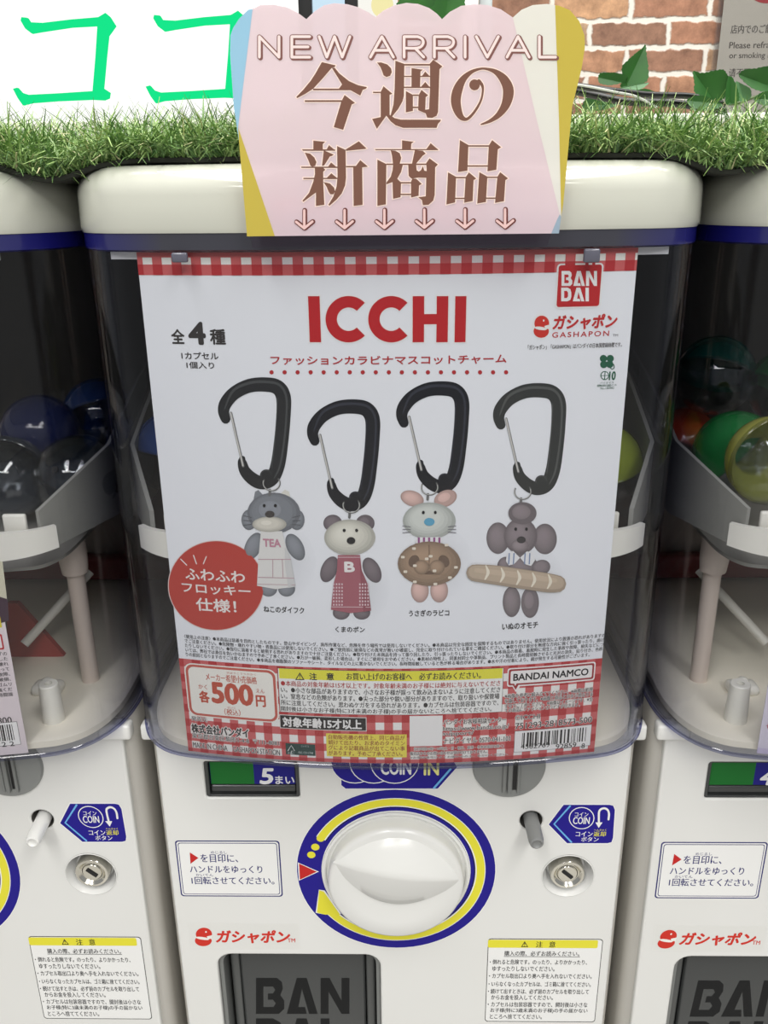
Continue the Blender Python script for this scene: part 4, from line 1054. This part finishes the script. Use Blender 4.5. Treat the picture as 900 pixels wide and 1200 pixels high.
def cap_half(top, mat):
    prof = [(RC*math.cos(math.radians(a)), (1 if top else -1)*RC*math.sin(math.radians(a))) for a in range(0, 86, 7)] + [(.0008, (1 if top else -1)*RC)]
    inn = [((r-.0009) if r > .002 else .0004, d-(1 if top else -1)*.0009*abs(d)/RC) for r, d in reversed(prof)]
    b = MB().lathe(prof+inn, (0, 0, 0), (0, 0, 1), 32, False, False)
    return b.me('half_shell', mat, 60)
H_TOP = cap_half(True, M_CLEARCAP); H_BOT = {n: cap_half(False, CM[n]) for n in CAPC}
SEAM = MB().lathe([(RC+.0003, -.0012), (RC+.0009, -.0008), (RC+.0009, .0008), (RC+.0003, .0012)], (0, 0, 0), (0, 0, 1), 36, False, False).me('seam', M_CLEARCAP, 60)
HOLE = MB().lathe([(.0019, RC-.0002), (.0019, RC+.0004), (.0, RC+.0004)], (0, 0, 0), (0, 0, 1), 14, False, False).me('air_hole', M_BLACK, 60)
def capsule(p, n, rot, label, group):
    t = thing('toy_capsule', label, 'capsule', (p[0], p[1], p[2]+EYE), group, None, rot)
    for nm, me in (('clear_half', H_TOP), ('coloured_half', H_BOT[n]), ('seam', SEAM), ('air_hole', HOLE)): link(nm, me, t)
GL, GC, GRR = 'capsules in the machine under the green letters', 'capsules behind the grey poster', 'capsules in the machine below the ivy'
ZTR = ZR0+.012+RC
def px(x, y, d): p = on_y(x, y, d); return (p.x, p.y, p.z)
R = math.radians
capsule(px(92, 560, .462), 'smoke', (R(62), 0, R(-10)), 'smoky clear capsule with its air hole facing out, under the dark blue one', GL)
capsule(px(48, 508, .520), 'navy', (R(200), R(30), 0), 'dark blue capsule above the smoky clear capsule', GL)
capsule(px(118, 486, .560), 'blue', (R(150), R(-20), 0), 'blue capsule deep behind the smoky clear capsule', GL)
capsule(px(8, 560, .47), 'smoke', (R(100), R(-20), 0), 'smoky capsule at the edge of the frame, beside the white tray', GL)
capsule(px(206, 530, .478), 'blue', (R(170), R(10), 0), 'blue capsule half hidden behind the grey poster, near the clear case wall', GC)
capsule(px(703, 545, .475), 'lime', (R(190), R(-10), 0), 'yellow-green capsule half hidden behind the grey poster', GC)
capsule(px(905, 540, .448), 'yellow', (R(95), R(-25), R(10)), 'yellow capsule close to the case wall, cut by the frame edge', GRR)
capsule(px(862, 530, .490), 'green', (R(165), R(-50), 0), 'bright green capsule behind the yellow capsule', GRR)
capsule(px(838, 440, .535), 'teal', (R(30), R(200), 0), 'dark teal capsule on top of the heap', GRR)
capsule(px(800, 520, .555), 'orange', (R(170), R(20), 0), 'dark orange capsule low behind the green one', GRR)
capsule(px(925, 455, .52), 'green', (R(165), R(20), 0), 'green capsule above the yellow capsule', GRR)

# ================================================================== NEW ARRIVAL CARD
CY = .3722
CP = Plane(CY)
card_top = [(289.5, 277), (280, 165), (274, 125), (269.5, 62), (270, 42), (273, 33), (281, 21), (291, 11.5), (305, 6.2), (320, 5.5), (336, 8.5), (349, 15), (359, 22.5),
            (369, 13), (380, 6), (392, 3.8), (407, 5), (420, 8.5), (432, 14.5), (440, 20), (449, 12.5), (461, 6.5), (476, 3.4), (490, 4.6), (503, 9.5), (512, 16), (518, 22.5),
            (527, 14), (540, 7), (556, 4.8), (572, 6), (587, 11), (601, 20.5), (611, 11.5), (624, 6), (641, 4.6), (655, 6.6), (668, 12), (679, 25), (685, 41.5), (685.5, 55), (681.7, 80), (670.5, 125), (660, 240), (655, 273.5)]
COFF = (0, CY, CP.inv(470, 276)[1])
card = thing('arrival_card', 'pink scalloped new arrival card with brown lettering, in front of the white lid', 'card', (0, CY, COFF[2]+EYE))
c_pink = thin_card('pink_card', (246, 233, 238), .42, .25); c_white = thin_card('white_card', (244, 243, 238), .3, .2); c_yel = thin_card('yellow_card', (214, 196, 92), .25, .05); c_blue = thin_card('blue_card', (170, 214, 236), .2, .1); c_brown = ink((118, 82, 68))
def flat_solid(name, pts, y, th, mat, off):
    P = [Plane(y).inv(*p) for p in pts]; n = len(P)
    T = tessellate_polygon([[Vector((p[0], p[1], 0)) for p in P]])
    V = [(x, y, z) for x, z in P]+[(x, y+th, z) for x, z in P]
    Fs = [tuple(t) for t in T]+[tuple(n+q for q in reversed(t)) for t in T]+[(i, (i+1) % n, n+(i+1) % n, n+i) for i in range(n)]
    return fix(mesh(name, V, Fs, mat, None, None, off))
# coloured fields cut along the printed edges so that none lies over another
link('card_field', flat_solid('card_field', [(279, 149), (296, 10.5)]+card_top[8:33]+[(629, 140), (656, 251), (653, 257), (646, 273.6), (322, 276.6)], CY, .0004, c_pink, COFF), card)['label'] = 'pink field'
link('card_field', flat_solid('card_field', card_top[1:8]+[(296, 10.5), (279, 149)], CY, .0004, c_blue, COFF), card)['label'] = 'pale blue corner'
link('card_field', flat_solid('card_field', [card_top[0], card_top[1], (279, 149), (322, 276.6)], CY, .0004, c_yel, COFF), card)['label'] = 'yellow wedge'
link('card_field', flat_solid('card_field', card_top[32:36]+[(650.5, 6), (655, 140), (657.6, 254), (656, 251), (629, 140)], CY, .0004, c_white, COFF), card)['label'] = 'white wedge'
link('card_field', flat_solid('card_field', [(650.5, 6)]+card_top[36:44]+[(657.6, 254), (655, 140)], CY, .0004, c_yel, COFF), card)['label'] = 'yellow edge'
link('card_field', flat_solid('card_field', [(656, 251), (657.6, 254), card_top[44], (646, 273.6), (653, 257)], CY, .0004, thin_card('grey_blue_card', (168, 188, 204), .2, .1), COFF), card)['label'] = 'grey-blue corner'
link('clear_backing', flat_solid('clear_backing', [(288, 250), (655, 248), (641, 288), (296, 291)], CY+.0012, .0012, M_ACRYLIC, COFF), card)
HB = (246, 226, 214)
G_IMA = [[(335,115),(480,150),(470,168),(440,175),(350,280),(245,395),(160,450),(75,495),(65,483),(140,405),(215,315),(270,230)], [(440,175),(470,175),(520,235),(620,315),(720,360),(810,378),(805,392),(765,410),(740,468),(630,408),(515,395),(548,350)],
         [(240,395),(640,395),(640,412),(245,412)], [(155,517),(545,517),(545,535),(155,535)], [(575,462),(685,545),(650,562),(560,830),(460,800),(540,530)]]
G_SHU = [[(107,120),(150,118),(215,140),(255,180),(263,220),(245,260),(205,273),(175,255),(160,210),(140,165)], [(65,428),(150,428),(150,442),(65,442)], [(145,430),(175,370),(270,450),(240,460),(240,680),(205,680),(105,820),(55,715),(145,695)],
         [(205,680),(240,670),(290,705),(360,722),(780,722),(775,740),(750,765),(735,808),(380,808),(300,780),(250,740)], [(300,100),(395,135),(390,470),(375,530),(330,610),(265,690),(250,675),(280,560),(292,400)],
         [(390,135),(670,135),(670,152),(390,152)], [(665,130),(700,90),(795,160),(765,190),(750,640),(735,680),(690,703),(635,700),(620,655),(540,622),(610,618),(655,612),(665,400)], [(470,178),(590,195),(565,215),(560,380),(470,380)],
         [(390,260),(665,260),(665,272),(390,272)], [(580,262),(615,215),(660,262)], [(390,374),(665,374),(665,388),(390,388)], [(570,376),(615,325),(660,376)], [(410,420),(485,460),(485,630),(410,645)], [(545,465),(575,408),(645,465),(620,485),(615,618),(540,622)],
         [(485,457),(545,457),(545,472),(485,472)], [(485,585),(540,585),(540,600),(485,600)]]
G_SHIN = [[(245,88),(370,100),(345,125),(345,185),(245,185)], [(125,180),(475,180),(475,195),(135,195)], [(385,182),(410,135),(475,190)], [(155,215),(210,225),(255,265),(278,315),(265,355),(235,362),(215,355),(195,300)], [(355,190),(460,235),(440,250),(420,255),(360,350),(335,355),(345,280)],
          [(115,362),(500,362),(500,376),(120,376)], [(400,364),(432,318),(490,366)], [(260,375),(350,375),(372,395),(350,415),(350,540),(362,765),(272,777),(272,635),(140,733),(130,722),(200,640),(245,520),(262,440)], [(140,480),(500,480),(500,494),(140,494)], [(385,482),(435,432),(500,486)],
          [(352,525),(420,540),(465,585),(475,625),(455,655),(425,655),(405,625),(385,575)], [(495,145),(585,185),(590,480),(580,560),(545,645),(490,710),(415,775),(403,765),(455,680),(490,570),(500,470)], [(585,182),(725,95),(805,170),(790,176),(590,196)], [(590,355),(700,355),(700,370),(590,370)], [(690,360),(740,293),(820,362),(760,370),(765,765),(670,777),(665,370)]]
G_SHO = [[(370,85),(495,100),(468,120),(465,180),(370,180)], [(85,177),(750,177),(750,189),(90,189)], [(625,180),(672,115),(755,186)], [(250,190),(300,195),(345,220),(362,270),(345,335),(275,335),(265,250)], [(505,188),(590,195),(620,225),(590,245),(520,330),(475,330),(490,260)],
         [(110,288),(205,335),(200,760),(110,777)], [(205,330),(640,330),(640,345),(205,345)], [(625,325),(660,275),(748,340),(720,370),(715,660),(700,720),(650,765),(590,768),(580,715),(540,685),(620,675),(625,480),(540,478),(470,490),(440,460),(435,345),(520,345),(525,400),(545,415),(570,400),(590,355),(605,405),(630,410)],
         [(275,345),(378,345),(360,420),(320,490),(360,530),(355,685),(275,702),(270,525),(205,550),(205,530),(250,470),(270,400)], [(465,520),(480,488),(520,490),(578,545),(550,560),(545,670),(465,688)], [(355,525),(468,525),(468,540),(355,540)], [(355,648),(465,648),(465,662),(355,662)]]
G_HIN = [[(215,82),(305,135),(295,405),(195,420)], [(520,140),(555,82),(650,158),(615,180),(600,395),(505,412)], [(305,137),(522,137),(522,152),(305,152)], [(295,348),(510,348),(510,363),(295,363)], [(90,422),(175,470),(165,740),(73,762)], [(275,475),(310,422),(388,488),(360,505),(350,725),(260,743)],
         [(170,470),(278,470),(278,485),(170,485)], [(165,690),(265,690),(265,704),(165,704)], [(420,420),(505,468),(490,735),(397,752)], [(610,470),(640,420),(722,486),(695,505),(680,727),(585,745)], [(500,468),(612,468),(612,482),(500,482)], [(490,688),(590,688),(590,702),(490,702)]]
A = Art(CP, 1)
for g_, ox, oy in ((G_IMA, 340, 60), (G_SHU, 430, 60), (G_SHIN, 340, 155), (G_SHO, 430, 155), (G_HIN, 515, 155)): A.glyph(g_, ox, oy, 9, c_brown, 2, HB, 2.2)
no = [(370,315,40),(405,360,30),(412,420,22),(395,510,22),(350,600,26),(290,680,28),(235,718,34),(180,690,64),(142,610,92),(127,510,105),(150,400,100),(205,295,70),(290,220,40),(380,187,24),(450,187,26),(540,215,50),(620,280,88),(672,370,110),(680,460,112),(650,570,92),(580,670,62),(490,735,36),(395,772,16)]
NP = [(520+x/9, 60+y/9) for x, y, w in no]; NW = [w/9 for *_, w in no]
A.ribbon(NP, [w+2.2 for w in NW], HB, 1, 5); A.ribbon(NP, NW, c_brown, 2, 5); A.disc(520+325/9, 60+355/9, 7.2, 7.4, HB, 1); A.disc(520+325/9, 60+355/9, 6.2, 6.4, c_brown, 2)
link('brown_lettering', A.me('brown_lettering', COFF), card)
A = Art(CP, 1)
def arrival(dx, dy, w, c, lay):
    D = lambda L: A.ribbon([(x+dx, y+dy) for x, y in L], w, c, lay, smooth=1) if len(L) == 2 else [A.ribbon([(L[i][0]+dx, L[i][1]+dy), (L[i+1][0]+dx, L[i+1][1]+dy)], w, c, lay, smooth=1) for i in range(len(L)-1)]
    b, t = 67, 43
    D([(304, b), (304, t), (327, b), (327, t)]); D([(363, t), (342, t), (342, b), (363, b)]); D([(342, 55), (361, 55)])
    D([(374, t), (383, b), (392, t), (401, b), (410, t)]); D([(434, b), (447.5, t), (461, b)]); D([(438.5, 59), (456.5, 59)])
    for x in (473.5, 509):
        D([(x, b), (x, t), (x+16, t)]); A.ribbon([(x+16+dx, t+dy), (x+21+dx, t+2.5+dy), (x+22.5+dx, t+7+dy), (x+20+dx, t+11.5+dy), (x+14+dx, t+13.5+dy), (x+dx, t+13.5+dy)], w, c, lay, smooth=4); D([(x+13, t+13.5), (x+23, b)])
    D([(545, b), (545, t)]); D([(558, t), (571, b), (584, t)]); D([(594, b), (607, t), (620, b)]); D([(598.5, 59), (616, 59)]); D([(632, t), (632, b), (651, b)])
arrival(1.3, 1.1, 5.6, ink((128, 86, 80)), 1); arrival(0, 0, 5.2, ink((128, 86, 80)), 1); arrival(0, 0, 3.2, (238, 218, 214), 2)
link('outlined_lettering', A.me('outlined_lettering', COFF), card)
for i, x in enumerate((356.6, 403.8, 450.4, 497.2, 544.8, 591.8)):
    A = Art(CP, 1); y = -.8*i/5*1.5
    for w, c, lay, d in ((5.8, (104, 56, 52), 1, .6), (2.9, (226, 190, 186), 2, 0)):
        A.ribbon([(x+d, 246.5+y), (x+d, 266+y)], w, c, lay, smooth=1); A.ribbon([(x-9.5+d, 260+y), (x+d, 267.5+y)], w, c, lay, smooth=1); A.ribbon([(x+9.5+d, 259.6+y), (x+d, 267.5+y)], w, c, lay, smooth=1)
    link('down_arrow', A.me('down_arrow', COFF), card)

# ================================================================== ARTIFICIAL TURF
LT = ZT+.0273
def sag(x, y=.404):
    """the mat dips where the rounded front corners of two lids meet"""
    d = min(abs(x-PL/2), abs(x-PR/2)); t = max(0, min(1, (y-.406)/.03)); sg = .020*(1-t)+.003*t
    return -.0075*math.exp(-(d/sg)**2)
def turf():
    b = MB(); rings = []
    for i in range(241):
        x = -.47+.95*i/240; z = LT+.0006*math.sin(x*170)*.2
        top = [(.404, .0026), (.407, .0036), (.418, .0036), (.430, .0036), (.445, .0036), (.505, .0036)]; bot = [(.505, .0004), (.445, .0004), (.430, .0004), (.418, .0004), (.4065, .0004), (.404, .0009)]
        rings.append([(x, y, z+sag(x, y)+h) for y, h in bot[::-1][:1]+top+bot[:-1]])
    b.grid_loft(rings); return b
tf = link('artificial_turf', turf().me('artificial_turf', pm((40, 42, 34), .8), 40, (0, .45, LT)), None, (0, .45, LT+EYE))
tag(tf, 'strip of artificial green turf lying across the white lids', 'artificial turf')
def blades():
    V = []; Fs = []; MI = []; rnd = random.Random(11)
    for k in range(42000):
        x = rnd.uniform(-.468, .478); y = .4045+.096*rnd.random()**1.35; z = LT+sag(x, y)+.0028
        front = max(0, 1-(y-.4045)/.022)
        L = rnd.uniform(.014, .032)*(1-.12*front); a = rnd.uniform(0, 2*math.pi)
        lean = rnd.uniform(.2, 1.35); dx, dy = math.cos(a)*lean, math.sin(a)*lean-.75*front*rnd.random()
        droop = rnd.uniform(.1, .8)+.6*front*rnd.random(); w = rnd.uniform(.00024, .00056)
        if rnd.random() < .16: z -= .001; L *= .8; dx *= 1.6; droop += .7
        px_, py_, pz_ = x, y, z; b0 = len(V); d = Vector((dx, dy, 1)).normalized()
        side = Vector((-d.y+.01, d.x, rnd.uniform(-.3, .3))).normalized() if rnd.random() < .6 else Vector((1, rnd.uniform(-.5, .5), 0)).normalized()
        p = Vector((x, y, z)); n = 4
        for i in range(n):
            ww = w*(1-.75*(i/(n-1))**2); V += [tuple(p-side*ww), tuple(p+side*ww)]
            p = p+d*(L/(n-1)); d = (d+Vector((dx*.3, dy*.3, -droop*.55))).normalized()
            if p.z < LT+sag(p.x, p.y)-.001: d.z = abs(d.z)*.2
        for i in range(n-1): Fs.append((b0+2*i, b0+2*i+1, b0+2*i+3, b0+2*i+2))
        q = rnd.random(); m = 0 if q < .36 else 1 if q < .66 else 2 if q < .86 else 3 if q < .95 else 4
        MI += [m]*(n-1)
    return mesh('grass_blades', V, Fs, [pm((104, 140, 78), .4), pm((136, 168, 98), .35), pm((172, 198, 128), .3), pm((68, 104, 58), .4), pm((214, 210, 162), .45)], MI, None, (0, .45, LT))
gb = link('grass_blades', blades(), tf); gb['kind'] = 'stuff'; gb['label'] = 'dense short green plastic blades'

# ================================================================== BEHIND THE MACHINES
# shelf that carries the lit sign and the cables, hidden behind the turf
SY = .80
sh_z = on_y(300, 150, SY).z
sh = thing('back_shelf', 'white shelf behind the turf carrying the lit sign', 'shelf', (0, .95, 0))
link('shelf_board', MB().box(-.9, .9, -.24, .24, EYE+sh_z-.02, EYE+sh_z, .002).me('shelf_board', pm((216, 214, 208), .4), 40), sh)
for s in (-1, 1): link('shelf_side', MB().box(s*.86-.012, s*.86+.012, -.22, .22, 0, EYE+sh_z-.0205, .002).me('shelf_side', pm((210, 208, 202), .4), 40), sh)
# lit sign
sx1 = on_y(349, 10, SY).x; BOXZ = (sh_z, sh_z+.24)
SOFF = (-.35, SY, sh_z)
sign = thing('lit_sign', 'white lit sign box with green letters behind the turf', 'lit sign', (-.35, SY, sh_z+EYE))
link('light_panel', MB().box(-.88, sx1, SY, SY+.05, BOXZ[0]+.004, BOXZ[1]-.004, .002).me('light_panel', glow('lit_white_panel', (255, 255, 252), 1.15), 40, SOFF), sign)
link('sign_casing', MB().box(-.885, sx1+.0005, SY+.004, SY+.06, BOXZ[0], BOXZ[1], .002).me('sign_casing', pm((230, 230, 228), .4), 40, SOFF), sign)
KO = [(75,60),(95,62),(105,78),(150,80),(250,68),(345,60),(370,45),(385,58),(405,90),(380,125),(372,200),(362,310),(385,325),(382,345),(365,352),(320,350),(200,355),(110,362),(80,370),(62,345),(45,312),(60,308),(75,325),(100,333),(200,328),(325,320),(335,200),(342,90),(250,95),(150,110),(110,117),(88,100),(72,72)]
M_GREEN = glow('lit_green_letter', (24, 232, 140), 1.0)
for k, (dx, dy) in enumerate(((0, 0), (155.5, -2.6))):
    link('green_letter', flat_solid('green_letter', [(x/3+dx, y/3+dy) for x, y in KO], SY-.004, .0038, M_GREEN, SOFF), sign)
# display frame with lit panels beside it
fr = thing('picture_panel', 'black framed panel with pale blue and white lit pictures, behind the card', 'picture panel', (0, SY, sh_z+EYE)); FO = (0, SY, sh_z)
def vbar(name, x0, x1, mat, dy=0, th=.03):
    a_, b_ = on_y(x0, 10, SY).x, on_y(x1, 10, SY).x
    return link(name, MB().box(a_, b_, SY+dy, SY+dy+th, sh_z, sh_z+.25, .001).me(name, mat, 40, FO), fr)
vbar('frame_bar', 349.6, 365.2, M_BLACK); vbar('frame_bar', 404, 419, M_BLACK)
vbar('picture', 365.6, 403.6, glow('lit_blue_picture', (206, 232, 248), 1.0), .006, .02); vbar('picture', 419.4, 466, glow('lit_white_picture', (250, 248, 240), 1.0), .006, .02)
A = Art(Plane(SY+.006), 1); A.disc(448, 6, 13, 15, glow('lit_yellow', (246, 236, 176), 1.0), 1); link('yellow_spot', A.me('yellow_spot', FO), fr)
p0, p1 = on_y(540, 10, 1.3), on_y(561, 10, 1.3)
wp = link('white_post', MB().box(p0.x, p1.x, 1.3, 1.33, -EYE, 1.2, .003).me('white_post', pm((238, 238, 236), .4), 40, (p0.x, 1.3, -EYE)), None, (p0.x, 1.3, 0)); tag(wp, 'white upright post in front of the brick wall, behind the card', 'post')
p0, p1 = on_y(561, 10, 1.34), on_y(577, 10, 1.34)
wp = link('grey_post', MB().box(p0.x, p1.x, 1.34, 1.37, -EYE, 1.2, .003).me('grey_post', pm((196, 206, 208), .35), 40, (p0.x, 1.34, -EYE)), None, (p0.x, 1.34, 0)); tag(wp, 'pale grey upright post beside the white post', 'post')
# notice in a clear sleeve on the brick wall
NY = WALL_Y-.012; NPn = Plane(NY)
n0, n1 = on_y(839, 60, NY), on_y(980, 130, NY); nz1, nz0 = on_y(840, -60, NY).z, on_y(840, 138, NY).z
NOFF = (n0.x, NY, nz0); nt_ = thing('wall_notice', 'grey notice in a clear sleeve hanging on the brick wall', 'notice', (n0.x, NY, nz0+EYE))
link('notice_sheet', MB().box(n0.x+.004, n1.x-.004, NY, NY+.001, nz0+.004, nz1-.004).me('notice_sheet', pm((178, 174, 164), .5), None, NOFF), nt_)
link('clear_sleeve', MB().box(n0.x-.004, n1.x+.002, NY-.003, NY-.002, nz0, nz1).box(n0.x-.004, n1.x+.002, NY+.0025, NY+.0035, nz0, nz1).me('clear_sleeve', clear_plastic('sleeve', (.95, .95, .95), .06, .4, .1), None, NOFF), nt_)
A = Art(NPn, 2); NK = (78, 72, 68)
A.text('店内でのご飲食・喫煙は', 856.5, 28.5, 945, 39, NK, 2, .015); A.text('Please refrain from eating,', 854.5, 48.5, 962, 58.5, NK, 2, .012); A.text('or smoking in the store.', 854.5, 61, 945, 70, NK, 2, .012); A.text('请不要在店内饮食、吸烟', 854, 79.5, 950, 90, NK, 2, .008)
A.disc(898, -10, 20, 14, (160, 50, 54), 2)
link('notice_lettering', A.me('notice_lettering', NOFF), nt_)
# cables
def cable(name, pts, r, mat, label, cat):
    P = catmull([tuple(px(*p)) for p in pts], 8); b = MB().tube(P, r, 8); z0 = min(p[2] for p in P)
    o = link(name, b.me(name, mat, 60, (P[0][0], P[0][1], z0)), None, (P[0][0], P[0][1], z0+EYE)); tag(o, label, cat); return o
cable('power_cable', [(640, 92, .56), (680, 101, .56), (715, 106, .56), (760, 111, .565), (812, 113, .57), (850, 122, .57)], .0019, pm((12, 12, 13), .35), 'black cable rising highest over the turf, beside the pale one', 'cable')
cable('power_cable', [(640, 99, .575), (690, 110, .575), (735, 119, .575), (790, 121, .575), (850, 130, .575)], .0024, pm((10, 10, 11), .35), 'thicker black cable lowest on the turf, in front of the brick wall', 'cable')
cable('thin_cable', [(655, 96, .555), (690, 101.5, .555), (722, 108, .555), (745, 113, .56), (770, 126, .565)], .0007, pm((196, 200, 192), .4), 'thin pale cable lying along the black cable', 'cable')
# ivy: leaf blades with a fold, lobes and thickness, on short stalks
def ivy_material():
    m, nt, out = nodes('ivy_leaf'); N = nt.nodes.new; L = nt.links.new
    tc = N('ShaderNodeTexCoord'); n = N('ShaderNodeTexNoise'); n.inputs['Scale'].default_value = 60; cr = N('ShaderNodeValToRGB')
    cr.color_ramp.elements[0].color = tuple(lin(v) for v in (26, 74, 28))+(1,); cr.color_ramp.elements[1].color = tuple(lin(v) for v in (56, 116, 44))+(1,)
    b = N('ShaderNodeBsdfPrincipled'); b.inputs['Roughness'].default_value = .5
    L(tc.outputs['Object'], n.inputs['Vector']); L(n.outputs[0], cr.inputs[0]); L(cr.outputs[0], b.inputs['Base Color']); L(b.outputs[0], out.inputs[0]); return m
M_IVY = ivy_material(); M_IVYB = pm((96, 140, 96), .45)
def leaf(pts, mid0, mid1, y, fold, off, mat, tilt=0):
    """pts: outline in photo pixels; the leaf is folded along its midrib mid0-mid1 and stands at depth y"""
    rn = random.Random(int(pts[0][0]*7)); sm = catmull(pts, 5, True); cx_, cy_ = sum(p[0] for p in pts)/len(pts), sum(p[1] for p in pts)/len(pts)
    out = [(cx_+(x-cx_)*(1+(.035 if i % 2 else -.02)+rn.uniform(-.02, .02)), cy_+(y_-cy_)*(1+(.035 if i % 2 else -.02)+rn.uniform(-.02, .02))) for i, (x, y_) in enumerate(sm)]; V = []; m0, m1 = Vector(mid0), Vector(mid1); ax = (m1-m0).normalized(); W_ = 40
    P = []
    for q in out:
        d = Vector(q)-m0; s = d.x*(-ax.y)+d.y*ax.x; P.append((q[0], q[1], abs(s)))
    n = len(P); K_ = 4; rows = []
    for k in range(K_+1):
        row = []
        for (x, yv, s) in P:
            d = Vector((x, yv))-m0; t = max(0, min((m1-m0).length, d.dot(ax))); c = m0+ax*t
            f_ = k/K_; X = c.x+(x-c.x)*f_; Yp = c.y+(yv-c.y)*f_
            w = on_y(X, Yp, y); row.append(Vector((w.x, y-fold*abs(s)*f_/1000+tilt*(Yp-m0.y)/1000, w.z)))
        rows.append(row)
    verts = [tuple(v) for r in rows for v in r]+[(v.x, v.y+.0006, v.z) for r in rows for v in r]; N_ = n*(K_+1); Fs = []
    for k in range(K_):
        for j in range(n):
            a_, b_ = k*n+j, k*n+(j+1) % n; Fs.append((a_, b_, b_+n, a_+n)); Fs.append((N_+a_, N_+a_+n, N_+b_+n, N_+b_))
    for j in range(n): a_, b_ = K_*n+j, K_*n+(j+1) % n; Fs.append((a_, b_, N_+b_, N_+a_))
    return mesh('leaf', verts, Fs, mat, None, 60, off)
def sprig(label, leaves, stem, loc):
    o0 = on_y(*loc); t = thing('ivy_sprig', label, 'ivy', (o0.x, o0.y, o0.z+EYE), 'ivy sprigs'); off = (o0.x, o0.y, o0.z)
    for L in leaves: link('leaf', leaf(*L[:5], off, L[5], L[6] if len(L) > 6 else 0), t)
    P = catmull([tuple(px(*p)) for p in stem], 6); link('stem', MB().tube(P, .0009, 6).me('stem', pm((88, 110, 62), .5), 60, off), t)
    return t
sprig('ivy sprig with one tall pointed leaf before the bricks, over the cables', [
    ([(726, 102), (730, 92), (727, 80), (736, 70), (744, 63), (748, 60), (753, 56), (756.5, 53), (757, 66), (758, 78), (757, 94), (748, 100), (736, 104)], (733, 103), (755, 56), .60, .25, M_IVY),
    ([(701, 93), (703, 86), (714, 85.5), (722, 86), (735, 90), (728, 97), (714, 100), (703, 98)], (735, 98), (702, 91), .595, .2, M_IVY),
    ([(725, 104), (737, 100), (750, 98), (760, 97), (752, 104), (738, 107)], (726, 104), (760, 97), .59, .2, M_IVYB),
    ([(683, 121), (690, 113), (705, 111), (718, 115), (722, 124), (700, 130), (684, 128)], (722, 122), (684, 124), .585, .2, M_IVY),
    ([(745, 108), (755, 104), (768, 108), (778, 112), (760, 113)], (745, 108), (778, 112), .59, .2, M_IVY)],
    [(690, 124, .60), (715, 112, .605), (735, 102, .605), (760, 110, .60)], (720, 125, .60))
sprig('ivy sprig of broad lobed leaves below the wall notice', [
    ([(812, 84), (822, 86), (833, 84), (843, 83.5), (848, 90), (852, 97), (849, 108), (847, 116), (836, 118), (824, 113), (812, 109), (813, 97)], (836, 117), (816, 88), .56, .25, M_IVY),
    ([(852, 92), (857, 90), (861, 99), (864, 110), (863, 120), (850, 122), (849, 108)], (856, 121), (856, 92), .553, .3, M_IVY),
    ([(866, 88), (872, 82), (884, 81), (896, 79), (908, 83), (915, 98), (900, 107), (884, 106), (873, 98)], (910, 104), (868, 88), .56, .25, M_IVY),
    ([(884, 118), (889, 110), (900, 107), (914, 110), (914, 122), (896, 124)], (914, 116), (886, 116), .55, .2, M_IVY),
    ([(862, 96), (870, 99), (878, 105), (878, 116), (866, 119), (862, 110)], (872, 118), (866, 97), .565, .2, M_IVYB),
    ([(806, 116), (820, 112), (838, 117), (846, 124), (826, 130), (808, 124)], (846, 122), (808, 118), .548, .2, M_IVY)],
    [(810, 128, .57), (836, 118, .57), (860, 122, .57), (890, 112, .57), (920, 106, .57)], (850, 128, .57))
sprig('ivy sprig hanging at the top, showing over the card scallops', [
    ([(464, 14), (468, 2), (474, -10), (490, -22), (508, -18), (516, -4), (514, 12), (506, 24), (490, 20), (476, 22)], (490, -20), (492, 24), .70, .3, M_IVY),
    ([(500, 20), (510, 4), (512, -12), (526, -22), (540, -14), (544, 2), (543, 16), (534, 26), (518, 30)], (528, -20), (520, 30), .69, .3, M_IVY)],
    [(480, -60, .71), (492, -40, .71), (505, -22, .71), (526, -20, .71)], (500, -20, .70))
